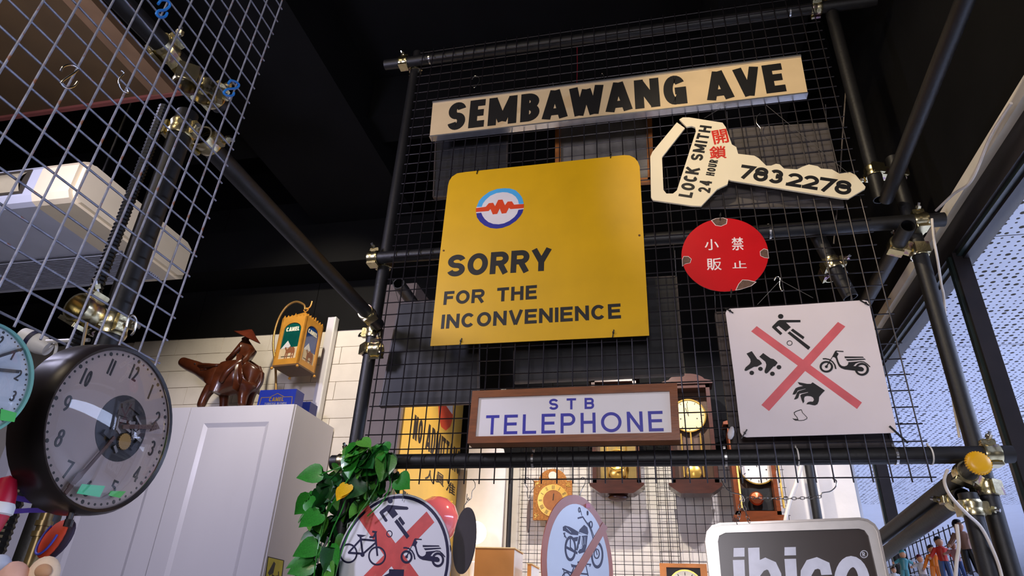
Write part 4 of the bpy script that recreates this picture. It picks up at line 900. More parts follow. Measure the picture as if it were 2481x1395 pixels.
# ---- drum clock
def clock(name, label, c, R, depth, rimw, mats, rot, dialm, numerals, hands, domeh, root_extra=None):
    rimm, backm = mats; t = thing(name, Vector(c) - Vector((0, 0, R)), label, 'clock'); c = Vector(c)
    mk('case', lathe([(.0001, -depth), (R * .97, -depth), (R * 1.03, -depth * .85), (R * 1.03, -depth * .25), (R * 1.02, .0), (R * .985, .008), (R * .95, .006), (R * .95, -.022)], c, (1, 0, 0), 56), rimm, t, True)
    a = math.radians(rot); pl = Pl(c + Vector((.002, 0, 0)), (0, math.cos(a), math.sin(a)), (0, -math.sin(a), math.cos(a)))
    mk('dial', prism(pl, [circ((0, 0), R * .955, 56)], -.002, 0), dialm, t)
    for k in range(1, 13):
        if k not in numerals: continue
        th = math.radians(90 - 30 * k); s = str(k); H = R * .2; wn = {'1': .12, '11': .36, '10': .62, '12': .62}.get(s, .46) * H
        x, y = R * .74 * math.cos(th), R * .74 * math.sin(th)
        mk('numeral', letters(s, pl, (x - wn / 2, y - H / 2), (x + wn / 2, y - H / 2), (x - wn / 2, y + H / 2), .13, .25, {'1': .2, **{d: .55 for d in '023456789'}}, (0, .0006)), BLACKINK, t)
    mk('minute_dots', join(*[disc3(pl, (R * .9 * math.cos(2 * math.pi * k / 60), R * .9 * math.sin(2 * math.pi * k / 60)), R * (.016 if k % 5 else .026), 0, .0005, 6) for k in range(60)]), BLACKINK, t)['kind'] = 'stuff'
    if domeh: 
        prof = [(R * .955 * math.sin(x), domeh * math.cos(x) + .002) for x in [math.pi / 2 * k / 10 for k in range(0, 11)]]; prof[0] = (.0001, prof[0][1])
        mk('glass_dome', lathe(prof, c, (1, 0, 0), 48), DOME, t, True)
    return t, pl
DARKCASE = mat('dark_bakelite', (30, 22, 20), .32, 0, .15, 10)
DIAL = mat('aged_mauve_dial', (158, 140, 132), .55, 0, .07, 8, c2=(140, 122, 114), patch=.66)
CC = Vector((.13, -1.208, 1.826)); RR = .128
ck, pl = clock('drum_clock', 'large black drum wall clock with domed glass and green stickers', CC, RR, .058, .02, (DARKCASE, DARKCASE), -5, DIAL, range(1, 13), None, .03)
DKM = mat('dark_movement', (42, 42, 44), .4, .5, .3, 30)
mk('movement_opening', disc3(pl, (.018, .006), .052, 0, .0008, 40), DKM, ck)
rg = random.Random(5)
MET = mat('movement_steel', (120, 118, 116), .3, .9, .2, 30)
for k in range(16):
    a = rg.uniform(0, 6.28); d = rg.uniform(.006, .04); u, v = .018 + d * math.cos(a), .006 + d * math.sin(a); L_ = rg.uniform(.012, .03); b = rg.uniform(0, 3.1)
    mk('movement_plate', stroke(pl, [(u - L_ / 2 * math.cos(b), v - L_ / 2 * math.sin(b)), (u + L_ / 2 * math.cos(b), v + L_ / 2 * math.sin(b))], rg.uniform(.003, .008), .001, rg.uniform(.003, .006)), MET if k % 3 else DKM, ck)
mk('gear', prism(pl, [[((.012 if i % 2 else .0135) * math.cos(2 * math.pi * i / 40) + .03, (.012 if i % 2 else .0135) * math.sin(2 * math.pi * i / 40) - .012) for i in range(40)]], .001, .0045), mat('movement_brass', (150, 120, 70), .3, .9), ck)
BRH = mat('dark_bronze_hand', (70, 44, 32), .4, .3)
mk('minute_hand', join(stroke(pl, [(.004, -.014), (-.034, -.098)], .005, .006, .008), prism(pl, [[(-.022, -.07), (-.036, -.084), (-.043, -.106), (-.032, -.098), (-.026, -.088)]], .006, .0085), stroke(pl, [(-.036, -.1), (-.042, -.115)], .006, .006, .008)), BRH, ck)
mk('hour_hand', join(stroke(pl, [(.012, .006), (.07, .028)], .007, .006, .008), prism(pl, [[(.07, .02), (.088, .032), (.074, .04)]], .006, .0085)), BRH, ck)
GST = mat('green_sticker', (70, 190, 130), .5, 0, .05); GS2 = mat('bright_green_sticker', (60, 180, 70), .5, 0, .05)
def sticker(P, m, root, x):
    ps = plane_x(x); mk('price_sticker', prism(ps, [ps.pts(P)], 0, .0006), m, root)
sticker([(185, 1195), (198, 1172), (254, 1177), (241, 1204)], GST, ck, .145); sticker([(262, 1200), (268, 1189), (305, 1190), (290, 1206)], GS2, ck, .143)
for s_ in (-1, 1): pass
mk('case_latch', join(cyl(CC + Vector((-.01, -.01, -RR * 1.0)), CC + Vector((-.01, -.01, -RR * 1.0 - .014)), .004, 8), cyl(CC + Vector((-.01, -.01, -RR - .012)), CC + Vector((-.01, -.01, -RR - .022)), .006, 10)), DARKCASE, ck)
mk('hanger', sweep([CC + Vector((-.052, 0, RR * .9)), CC + Vector((-.11, .0, RR * 1.02)), (.008, -1.208, 2.015)], .003, 6), STEEL, ck)
# ---- teal clock
TEAL = mat('teal_rim', (104, 158, 152), .35, 0, .08); WD = mat('pale_dial', (176, 184, 192), .45, 0, .06, 20)
tk, pt_ = clock('teal_clock', 'small teal rimmed clock overlapping the drum clock', (.185, -1.482, 1.806), .069, .03, .01, (TEAL, TEAL), -6, WD, (1, 2, 3, 4, 5, 6, 7, 8, 9, 10, 11, 12), None, .012)
mk('hour_hand', stroke(pt_, [(-.005, .01), (.04, .028)], .004, .003, .005), BLACKINK, tk)
mk('minute_hand', stroke(pt_, [(-.005, .02), (.03, .055)], .003, .003, .005), BLACKINK, tk)
sticker([(0, 1018), (2, 990), (40, 1000), (34, 1022)], GS2, tk, .198)
mk('hanger', sweep([(.145, -1.482, 1.865), (.12, -1.482, 1.89), (.02, -1.475, 2.01)], .0025, 6), STEEL, tk)
# ---- odds and ends hung at the left edge
PUR = mat('purple_webbing', (104, 70, 176), .7, 0, .1, 60)
def ribbon(P, wpx, x, label):
    ps = plane_x(x); Q = [ps.px(*p) for p in P]; s = (Vector(ps.px(P[0][0], P[0][1] + 10)) - Vector(Q[0])).length / 10
    return solid('webbing_strap', stroke(ps, Q, wpx * s, -.0008, .0008), PUR, label, 'strap', 'purple straps')
ribbon([(-40, 1180), (0, 1193), (45, 1207), (92, 1216), (120, 1226)], 13, .052, 'purple webbing strap running behind the drum clock, upper one')
ribbon([(-40, 1246), (10, 1240), (70, 1236), (140, 1236)], 12, .054, 'purple webbing strap under the drum clock, lower one')
OLV = mat('olive_bronze', (122, 104, 66), .35, .6, .15, 20)
p0 = at(92, 1310, 'y', -1.14); r = thing('bronze_pole', (p0.x, p0.y, 0), 'slim olive bronze pole with raised rings below the drum clock', 'pole')
mk('pole', cyl((p0.x, p0.y, 0), (p0.x, p0.y, 1.73), .0095, 14), OLV, r, True)
for y in (1268, 1294): z = at(92, y, 'y', -1.14).z; mk('ring', cyl((p0.x, p0.y, z - .004), (p0.x, p0.y, z + .004), .0125, 14), OLV, r, True)
c = at(128, 1306, 'y', -1.15)
r = thing('fabric_pouch', c - Vector((0, 0, .03)), 'small orange oval pouch with blue piping hung under the drum clock', 'pouch')
def ell(c, s, n=16, m=10, R=None):
    V = []; Fc = []; c = Vector(c)
    for j in range(m + 1):
        ph = math.pi * j / m
        for i in range(n):
            th = 2 * math.pi * i / n; q = Vector((s[0] * math.sin(ph) * math.cos(th), s[1] * math.sin(ph) * math.sin(th), s[2] * math.cos(ph))); V.append(c + (R @ q if R else q))
    for j in range(m):
        for i in range(n): Fc.append((j * n + i, j * n + (i + 1) % n, (j + 1) * n + (i + 1) % n, (j + 1) * n + i))
    return V, Fc
Rt = Matrix.Rotation(.5, 3, 'Y') @ Matrix.Rotation(-.3, 3, 'Z')
mk('shell', ell(c, (.022, .010, .031), R=Rt), mat('orange_fabric', (224, 72, 30), .7, 0, .1, 60), r, True)
mk('dark_back', ell(c + Vector((.007, .007, 0)), (.022, .010, .032), R=Rt), mat('dark_purple_fabric', (44, 28, 50), .7), r, True)
mk('piping', sweep([c + Rt @ Vector((.017 * math.cos(a), -.0075, .026 * math.sin(a))) for a in [math.radians(150 + 240 * k / 20) for k in range(21)]], .0018, 6), mat('blue_piping', (76, 84, 200), .6), r, True)
mk('loop', sweep(spline([c + Rt @ Vector((0, 0, .03)), c + Vector((.014, .0, .045)), c + Vector((.025, .01, .07))], 5), .0016, 5), BLACKPL, r)
# red and white bobbin at the frame edge
c = at(-6, 1232, 'y', -1.3); r = thing('toy_bobbin', c - Vector((0, 0, .05)), 'red toy with a white collar hung beside the purple straps', 'toy')
RDP = mat('crimson_plastic', (176, 18, 48), .35)
mk('red_top', lathe([(.0001, .045), (.010, .04), (.016, .022), (.018, .008)], c, (0, 0, 1), 18), RDP, r, True)
mk('white_collar', lathe([(.018, .008), (.020, .004), (.020, -.006), (.017, -.008)], c, (0, 0, 1), 18), WHITEPL, r, True)
mk('red_bottom', lathe([(.017, -.008), (.014, -.025), (.008, -.045), (.0001, -.048)], c, (0, 0, 1), 18), RDP, r, True)
# small cream and yellow toy at the foot of the frame
c = at(105, 1392, 'y', -1.18); r = thing('plush_toy', c - Vector((0, 0, .04)), 'small cream plush toy with mustard paws at the foot of the pole', 'toy')
CRM = mat('cream_plush', (226, 200, 168), .8, 0, .08, 60); MUS = mat('mustard_plush', (216, 150, 30), .8, 0, .08, 60)
mk('body', ell(c, (.024, .018, .026)), CRM, r, True); mk('muzzle', ell(c + Vector((.012, -.014, .004)), (.012, .010, .010)), mat('tan_plush', (196, 150, 110), .8), r, True)
for dx in (-.024, .022): mk('paw', ell(c + Vector((dx, -.012, -.012)), (.010, .009, .009)), MUS, r, True)
c = at(30, 1398, 'y', -1.2); r = thing('plush_toy', c - Vector((0, 0, .03)), 'pale pink plush toy with a grey balloon cap at the frame corner', 'toy')
mk('body', ell(c, (.024, .018, .022)), mat('pale_pink_plush', (222, 176, 158), .8), r, True); mk('cap', ell(c + Vector((-.02, -.01, .016)), (.016, .014, .014)), mat('grey_blue_vinyl', (176, 186, 206), .4), r, True)
# white clip lamp behind the mesh
c = at(84, 828, 'y', -1.12); r = thing('clip_lamp', c - Vector((0, 0, .02)), 'white clip lamp with a dark band behind the galvanised mesh', 'lamp')
mk('lamp_head', lathe([(.0001, -.03), (.016, -.028), (.019, -.01), (.019, .012), (.014, .03), (.0001, .032)], c, (.8, .35, -.35), 20), WHITEPL, r, True)
mk('dark_band', lathe([(.0195, -.008), (.0205, -.008), (.0205, 0), (.0195, 0)], c, (.8, .35, -.35), 20), NAVYINK, r, True)
mk('clip_arm', cyl(c, (-.075, -1.115, c.z), .004, 8), WHITEPL, r)
mk('cable', sweep(spline([c + Vector((.026, .01, -.01)), c + Vector((.036, .014, .0)), c + Vector((.040, .016, -.02)), c + Vector((.036, .014, -.045))], 6), .0028, 6), WHITEPL, r, True)
# ============================================================ back of the shop: cabinet and what stands on it
CABW = mat('white_melamine', (216, 214, 222), .22, 0, .03, 3, stretch=(1, 1, .2))
YC = 1.5; XR = -1.2245; ZT = 2.788
cb = thing('wardrobe_cabinet', ((XR - 3.3) / 2, 1.76, 0), 'tall white panelled wardrobe cabinet against the block wall', 'cabinet')
mk('carcass', bb(-3.3, XR, YC + .02, 2.04, 0, ZT), CABW, cb)
plc = plane_y(YC); xg = plc.px(465, 982)[0]; 
zi = 2.0 + plc.px(573, 1023)[1]; xi0 = plc.px(494, 1025)[0]; xi1 = plc.px(652, 1022)[0]
def door(x0, x1, i0, i1):
    dpl = Pl((0, YC, 0), (1, 0, 0), (0, 0, 1)); z0, z1 = .08, ZT - .004
    d = mk('door', prism(dpl, [[(x0, z0), (x1, z0), (x1, z1), (x0, z1)], [(i0, z0 + .12), (i1, z0 + .12), (i1, zi), (i0, zi)]], -.02, 0), CABW, cb)
    b = .028; V = [dpl.w(i0, z0 + .12, 0), dpl.w(i1, z0 + .12, 0), dpl.w(i1, zi, 0), dpl.w(i0, zi, 0), dpl.w(i0 + b, z0 + .12 + b, -.012), dpl.w(i1 - b, z0 + .12 + b, -.012), dpl.w(i1 - b, zi - b, -.012), dpl.w(i0 + b, zi - b, -.012)]
    mk('panel_moulding', (V, [(0, 1, 5, 4), (1, 2, 6, 5), (2, 3, 7, 6), (3, 0, 4, 7)]), CABW, d)
    mk('recessed_panel', bb(i0 + b, i1 - b, YC + .010, YC + .018, z0 + .12 + b, zi - b), CABW, d)
x1 = XR - .004; door(xg + .003, x1, xi0, xi1)
w_ = x1 - xg; door(xg - w_, xg - .003, xi0 - w_, xi1 - w_); door(-3.3, xg - w_ - .005, -3.2, xg - w_ - .1)
ps = plane_x(XR + .0005); r = thing('warning_sticker', ps.w(*ps.px(660, 1400)), 'yellow surveillance camera sticker on the cabinet side', 'sticker')
K = crop(360, 950, 3.134)
mk('sheet', prism(ps, [ps.pts(K([(905, 1245), (1030, 1275), (1005, 1480), (878, 1440)]))], 0, .0006), BLACKINK, r)
mk('yellow_field', prism(ps, [ps.pts(K([(910, 1253), (1022, 1280), (998, 1470), (886, 1434)]))], .0006, .001), mat('sticker_yellow', (206, 196, 30), .4), r)
draw(r, ps, K, BLACKINK, polys=[[(905, 1370), (950, 1285), (962, 1300), (945, 1375), (915, 1392)]], lines=[([(935, 1385), (955, 1400), (985, 1395)], 6), ([(985, 1360), (985, 1430)], 6)], d=(.001, .0014), name='camera_icon')
# ---- carved water buffalo with rider
DW = mat('dark_carved_wood', (72, 34, 18), .28, 0, .25, 22, .05, 60, coat=.2)
YBf = 1.63; K = crop(400, 700, 4.65)
def B(x, y, dy=0): return at(*K([(x, y)])[0], 'y', YBf + dy)
zf = ZT
def foot(x, dy): p = B(x, 1300, dy); p.z = zf + .008; return p
r = thing('buffalo_carving', (B(700, 1000).x, YBf, ZT), 'dark carved wooden water buffalo ridden by a figure in a wide hat', 'carving')
s = .00066
pts = [B(900, 990), B(740, 1000), B(620, 1000), B(510, 985), B(400, 905), B(280, 860), B(170, 808), B(1000, 960), B(1040, 900),
       B(560, 1070, -.05), B(470, 1160, -.05), foot(400, -.05), B(650, 1130, .05), B(670, 1220, .05), foot(680, .05),
       B(930, 1080, -.05), B(880, 1180, -.05), foot(870, -.05), B(1000, 1080, .05), B(960, 1190, .05), foot(940, .05)]
edg = [(0, 1), (1, 2), (2, 3), (3, 4), (4, 5), (5, 6), (0, 7), (7, 8), (2, 9), (9, 10), (10, 11), (1, 12), (12, 13), (13, 14), (0, 15), (15, 16), (16, 17), (7, 18), (18, 19), (19, 20)]
rad = [(.115, .13), (.12, .135), (.10, .12), .062, .052, .046, .034, .10, .055, .05, .034, .028, .045, .034, .028, .06, .036, .028, .055, .036, .028]
mk('buffalo_body', skin(edg, pts, rad, 2), DW, r, True)
for dy in (-.03, .03): mk('horn', sweep(spline([B(400, 868, dy), B(480, 862, dy * 2.2), B(570, 858, dy * 2.6), B(660, 846, dy * 1.6)], 5), [.024 - .019 * k / 15 for k in range(16)], 8), DW, r, True)
for dy in (-.05, .05): mk('ear', ell(B(440, 905, dy), (.03, .012, .012)), DW, r, True)
mk('tail', sweep(spline([B(1060, 880), B(1085, 950), B(1075, 1040), B(1030, 1120)], 5), [.012 - .006 * k / 15 for k in range(16)], 7), DW, r, True)
mk('eye', ell(B(335, 842, -.046), (.006, .004, .006)), BLACKINK, r)
rp = [B(950, 800), B(950, 720), B(920, 640), B(905, 580), B(905, 545), B(850, 640, -.045), B(770, 730, -.05), B(690, 810, -.03), B(850, 650, .045), B(780, 740, .05), B(700, 815, .02), B(830, 830, -.085), B(700, 930, -.11), B(620, 1060, -.10), B(830, 830, .085), B(700, 930, .1)]
re_ = [(0, 1), (1, 2), (2, 3), (3, 4), (2, 5), (5, 6), (6, 7), (2, 8), (8, 9), (9, 10), (0, 11), (11, 12), (12, 13), (0, 14), (14, 15)]
rr = [.056, .05, .042, .022, .036, .022, .017, .015, .022, .017, .015, .03, .024, .018, .03, .024]
mk('rider_body', skin(re_, rp, rr, 2), DW, r, True)
mk('hat', lathe([(.0001, .045), (.018, .036), (.055, .008), (.098, -.016), (.096, -.020), (.05, .0), (.0001, .03)], B(940, 520), (.42, -.12, .9), 26), mat('red_brown_carved_wood', (92, 40, 26), .3, 0, .2, 22, coat=.2), r, True)
# ---- lantern on a curved stand
GW = mat('gilt_wood', (196, 138, 52), .4, .1, .12, 20)
nb = at(721.6, 879, 'y', 1.62); zb = nb.z; zt = at(749, 764, 'y', 1.62).z
A = Vector((nb.x, nb.y, 0)); U = Vector((-.2, .021, 0)).normalized(); Vv = Vector((.021, .2, 0)).normalized(); sz = .2; CT = A + U * sz / 2 + Vv * sz / 2
r = thing('lantern', (CT.x, CT.y, ZT), 'gilt arched lantern lettered CAMEL hanging from a curved stand', 'lantern')
pa = Pl((A.x + U.x * sz, A.y + U.y * sz, zb), -U, (0, 0, 1)); pb = Pl((A.x, A.y, zb), Vv, (0, 0, 1)); h = zt - zb
pc = Pl((A.x + Vv.x * sz, A.y + Vv.y * sz, zb), U, (0, 0, 1)); pc = Pl((A.x + Vv.x * sz, A.y + Vv.y * sz, zb), U, (0, 0, 1))
pd = Pl((A.x + Vv.x * sz + U.x * sz, A.y + Vv.y * sz + U.y * sz, zb), -Vv, (0, 0, 1))
arch = [(.03, .04), (sz - .03, .04), (sz - .03, h * .72)] + [(sz / 2 + (sz / 2 - .03) * math.cos(t), h * .72 + h * .16 * math.sin(t)) for t in [math.pi * k / 12 for k in range(1, 12)]] + [(.03, h * .72)]
def pane(pl, c, root):
    f = mk('side_panel', prism(pl, [[(0, 0), (sz, 0), (sz, h), (0, h)], arch], -.012, 0), GW, root)
    mk('picture', prism(pl, [arch], -.008, -.006), mat('lantern_' + c[0], c[1], .12, 0, .25, 8, coat=.5), f)
    mk('cream_ground', prism(pl, [[(.03, .04), (sz - .03, .04), (sz - .03, h * .36), (.03, h * .33)]], -.006, -.005), mat('lantern_sand', (196, 176, 140), .3), f)
    mk('mountain', prism(pl, [[(.035, h * .33), (.08, h * .5), (.115, h * .36)]], -.006, -.0045), mat('lantern_peak', (206, 204, 200), .4), f)
    cx, cz, k = sz * .55, h * .27, .0011
    cam_ = [(-38, 22), (-30, 26), (-22, 10), (-10, 16), (0, 30), (10, 18), (22, 24), (34, 14), (38, -4), (34, -42), (29, -42), (29, -10), (22, -12), (20, -42), (15, -42), (14, -8), (-8, -10), (-10, -42), (-15, -42), (-16, -8), (-20, -10), (-24, -42), (-29, -42), (-26, 4), (-34, 14)]
    mk('camel_picture', prism(pl, [[(cx + x * k, cz + z * k * 1.2) for x, z in cam_]], -.005, -.003), mat('camel_brown', (128, 78, 48), .5), f)
    mk('lettering', letters('CAMEL', pl, (.048, h * .70), (sz - .048, h * .70), (.048, h * .79), .24, .14, None, (-.005, -.004)), mat('cream_lettering', (226, 222, 200), .4), f)
    mk('small_print', bb(0, .001, 0, .001, 0, .001) if 0 else prism(pl, [[(.05, .055), (sz - .06, .055), (sz - .06, .060), (.05, .060)]], -.005, -.0045), BLACKINK, f)
pane(pa, ('green', (12, 74, 66)), r); pane(pb, ('blue', (18, 62, 128)), r); pane(pc, ('green', (12, 74, 66)), r); pane(pd, ('blue', (18, 62, 128)), r)
V = [pa.w(0, 0), pa.w(sz, 0), pb.w(sz, 0), pc.w(sz, 0)]; mk('base_board', ([v for v in V] + [v - Vector((0, 0, .012)) for v in V], [(0, 1, 2, 3), (7, 6, 5, 4), (0, 4, 5, 1), (1, 5, 6, 2), (2, 6, 7, 3), (3, 7, 4, 0)]), mat('lantern_base_wood', (96, 70, 46), .5), r)
for pl in (pa, pb, pc, pd):
    cr = []
    n = 7
    for k in range(n): x = sz * (k + .5) / n; w_ = sz / n * .36; hh = .03 if k == n // 2 else .02; cr.append((x, w_, hh))
    for x, w_, hh in cr: mk('crown_point', prism(pl, [[(x - w_, h), (x + w_, h), (x + w_ * .4, h + hh * .5), (x, h + hh), (x - w_ * .4, h + hh * .5)]], -.008, 0), GW, r)
ap = Vector((CT.x, CT.y, zt + .085)); tp = [pa.w(0, h), pa.w(sz, h), pb.w(sz, h), pc.w(sz, h)]
mk('roof', (tp + [ap], [(0, 1, 4), (1, 2, 4), (2, 3, 4), (3, 0, 4), (3, 2, 1, 0)]), GW, r)
for v in (pa.w(0, 0), pa.w(sz, 0), pb.w(sz, 0), pc.w(sz, 0)): mk('bun_foot', ell(v + (CT - Vector((v.x, v.y, 0)) + Vector((0, 0, 0))).normalized() * 0 + Vector((0, 0, -.02)), (.010, .010, .010), 10, 6), GW, r, True)
rc = ap + Vector((0, 0, .018)); mk('ring', sweep([rc + Vector((.016 * math.cos(a), .004 * math.sin(a), .016 * math.sin(a))) for a in [2 * math.pi * k / 16 for k in range(16)]], .0035, 7, True), GW, r, True)
def LQ(x, y): return at(x, y, 'y', CT.y)
st = [LQ(676, 968), LQ(668, 900), LQ(662, 830), LQ(672, 780), LQ(692, 745), LQ(716, 731), LQ(736, 738), rc + Vector((-.01, 0, .002))]
st[0].z = ZT
mk('stand_rod', sweep(spline(st, 6), .008, 10), mat('brass_rod', (158, 122, 70), .35, .6), r, True)
mk('stand_base', lathe([(.0001, .02), (.05, .014), (.06, 0), (.0001, 0)], st[0], (0, 0, 1), 24), GW, r, True)
mk('hook', sweep(spline([rc + Vector((.0, 0, .004)), rc + Vector((.02, 0, .014)), rc + Vector((.03, 0, .03)), rc + Vector((.034, 0, .065))], 5), .005, 8), GW, r, True)
# ---- blue cartons
BLU = mat('royal_blue_card', (28, 48, 150), .4, 0, .06)
pl = plane_y(1.53); tl, tr = pl.px(631, 944), pl.px(719, 943); x0, x1, z1 = tl[0], tr[0], 2 + (tl[1] + tr[1]) / 2
r = thing('cigarette_carton', ((x0 + x1) / 2, 1.58, ZT), 'royal blue carton with gold lettering beside the carved buffalo', 'box')
mk('carton', bb(x0, x1, 1.53, 1.63, ZT, z1), BLU, r)
GOLD = mat('gold_foil', (206, 170, 90), .3, .7)
zc = z1 - .05; W2 = x1 - x0; xx = lambda f: x0 + f * W2; PL = Pl((0, 1.53, 0), (1, 0, 0), (0, 0, 1))
mk('gold_border', stroke(PL, [(xx(.06), z1 - .105), (xx(.08), zc), (xx(.3), zc), (xx(.5), zc + .025), (xx(.7), zc), (xx(.92), zc), (xx(.94), z1 - .105)], .004, 0, .0008), GOLD, r)
mk('lettering', letters('CAMEL', PL, (xx(.3), z1 - .078), (xx(.7), z1 - .078), (xx(.3), z1 - .05), .22, .14, None, (0, .0008)), GOLD, r)
SLV = mat('silver_foil', (170, 172, 190), .35, .6)
for wd, f0, f1 in (('TURKISH', .2, .5), ('BLENDS', .54, .8)): mk('lettering', letters(wd, PL, (xx(f0), z1 - .102), (xx(f1), z1 - .102), (xx(f0), z1 - .085), .2, .14, None, (0, .0008)), SLV, r)
pl = plane_y(1.78); a, b = pl.px(720, 972), pl.px(753, 973)
solid('cigarette_carton', bb(a[0], b[0], 1.78, 1.88, ZT, 2 + b[1]), mat('deep_blue_card', (22, 38, 120), .4, 0, .06), 'smaller deep blue carton behind the lettered one on the cabinet', 'box')
# ---- white trunking post
pl = plane_y(2.0); a, b = pl.px(797, 770), pl.px(817, 769)
r = thing('trunking_post', ((a[0] + b[0]) / 2, 2.01, ZT), 'white square trunking post standing on the cabinet by the block wall', 'post')
mk('post', bb(a[0], b[0] - .012, 1.99, 2.035, ZT, 2 + a[1]), CABW, r); mk('edge_strip', bb(b[0] - .012, b[0], 1.986, 2.035, ZT, 2 + a[1]), WHITEPL, r)
# ============================================================ yellow notice on the partition
YN = mat('yellow_notice', (232, 190, 92), .4, 0, .06, 5)
ps = plane_x(-.302)
r = thing('admittance_notice', (-.3, 1.5, 1.6), 'yellow NO ADMITTANCE notice with Chinese characters and a red emblem', 'sign')
mk('board', bb(-.309, -.302, 1.03, 2.03, 1.6, 3.0), YN, r)
K = crop(840, 1000, 4.962); q = lambda x, y: ps.px(*K([(x, y)])[0])
GRYI = mat('grey_black_ink', (52, 46, 46), .5)
mk('lettering', letters('NO', ps, q(790, 305), q(895, 385), q(835, 30), .2, .14, None, D1), GRYI, r)
mk('lettering', letters('ADMITTANCE', ps, q(945, 432), q(1385, 775), q(1020, 160), .18, .12, None, D1), GRYI, r)
for ch, x, y in (('人', 1041, 1153), ('員', 1066, 1160), ('准', 1092, 1182)): cjk(ch, ps, x, y, 22, 28, GRYI, r, 0, .02)
mk('lettering', letters('EXCEPT', ps, ps.px(972, 1222), ps.px(1024, 1259), ps.px(975, 1185), .2, .12, None, D1), GRYI, r)
mk('lettering', letters('AUT', ps, ps.px(1032, 1265), ps.px(1058, 1283), ps.px(1035, 1228), .2, .12, None, D1), GRYI, r)
RB = mat('coral_red_emblem', (222, 88, 62), .45)
mk('red_emblem', prism(ps, [ps.pts([(1062, 970), (1098, 965), (1097, 1012), (1091, 1033), (1080, 1043), (1069, 1034), (1063, 1010)])], 0, .0006), RB, r)
mk('white_flash', prism(ps, [ps.pts([(1070, 968), (1098, 965), (1096, 1004)])], .0006, .001), WHITEPL, r)
# ============================================================ clock corner on the far wall
def back_mesh(x0, x1, z0, z1, y, label):
    t = thing('wire_mesh_panel', ((x0 + x1) / 2, y, z0), label, 'mesh panel'); nx = int((x1 - x0) / .05); nz = int((z1 - z0) / .05)
    g = [cyl((x0 + .05 * i, y, z0 - .01), (x0 + .05 * i, y, z0 + .05 * nz + .01), .0016, 4, cap=False) for i in range(nx + 1)] + [cyl((x0 - .01, y + .003, z0 + .05 * k), (x0 + .05 * nx + .01, y + .003, z0 + .05 * k), .0016, 4, cap=False) for k in range(nz + 1)]
    o = mk('wires', join(*g), WIREBLK, t); o['kind'] = 'stuff'; 
    for x in (x0, x0 + .05 * nx): mk('fixing', cyl((x, y, z0 + .2), (x, YB - .001, z0 + .2), .004, 6), STEEL, t)
    return t
back_mesh(.125, 1.06, 1.5, 2.85, 1.995, 'thin wire mesh on the white wall behind the gold clock')
back_mesh(.935, 1.66, 1.47, 2.85, 1.985, 'thin wire mesh on the white wall behind the pendulum clocks')
BRASS = mat('brass_dial', (222, 178, 84), .25, .7, .1, 20); DKW = mat('dark_clock_wood', (62, 30, 20), .3, 0, .25, 14, coat=.3, stretch=(1, 1, 4)); MDW = mat('red_brown_clock_wood', (116, 58, 28), .32, 0, .25, 14, coat=.2, stretch=(1, 1, 4))
YK = 1.955; plk = plane_y(YK)
def XZ(x, y): a = plk.px(x, y); return a[0], 2 + a[1]
PK = Pl((0, YK, 0), (1, 0, 0), (0, 0, 1))
# gold arch clock
x0, z1 = XZ(1293, 1164); x1, z0 = XZ(1386, 1260); cx = (x0 + x1) / 2; w_ = x1 - x0
r = thing('arch_clock', (cx, YK, z0), 'gold square clock with an arched crest and roman numerals', 'clock')
ar = [(x0, z0), (x1, z0), (x1, z1)] + [(cx + w_ * .36 * math.cos(t), z1 + w_ * .3 * math.sin(t)) for t in [math.pi * k / 14 for k in range(15)]] + [(x0, z1)]
OG = mat('old_gold_plate', (160, 104, 44), .4, .5, .35, 90, .5, 220)
mk('plate', prism(PK, [ar], -.03, 0), OG, r)
dc = XZ(1340, 1212); Rd = (XZ(1377, 1212)[0] - XZ(1302, 1212)[0]) / 2
mk('chapter_ring', prism(PK, [circ(dc, Rd, 40), circ(dc, Rd * .64, 40)], 0, .004), BRASS, r)
mk('dial_centre', disc3(PK, dc, Rd * .64, 0, .002, 32), mat('dial_bronze', (150, 92, 42), .4, .4, .15, 40), r)
mk('crest_disc', disc3(PK, (cx, z1 + w_ * .12), w_ * .11, 0, .003, 20), mat('crest_white', (222, 210, 190), .4), r)
NR_ = {1: 1, 2: 2, 3: 3, 4: 3, 5: 2, 6: 2, 7: 3, 8: 4, 9: 2, 10: 1, 11: 2, 12: 3}
for k in range(1, 13):
    th = math.radians(90 - 30 * k); e = Vector((math.cos(th), math.sin(th))); tg = Vector((-e.y, e.x)); gs = []
    for i in range(NR_[k]):
        o = (i - (NR_[k] - 1) / 2) * .006; a = Vector(dc) + e * Rd * .7 + tg * o; b = Vector(dc) + e * Rd * .94 + tg * o; gs.append(stroke(PK, [tuple(a), tuple(b)], .0025, .004, .0046))
    mk('numeral', join(*gs), BLACKINK, r)
for k, (sx, sz_) in enumerate(((-1, -1), (1, -1), (-1, 1), (1, 1))):
    c0 = Vector((cx + sx * w_ * .4, (z0 + z1) / 2 + sz_ * (z1 - z0) * .4))
    mk('spandrel', join(*[disc3(PK, (c0.x + random.uniform(-.014, .014), c0.y + random.uniform(-.014, .014)), .003, 0, .003, 7) for _ in range(14)]), BRASS, r)['kind'] = 'stuff'
mk('hour_hand', stroke(PK, [dc, (dc[0] + .004, dc[1] + Rd * .42)], .004, .004, .006), BLACKINK, r)
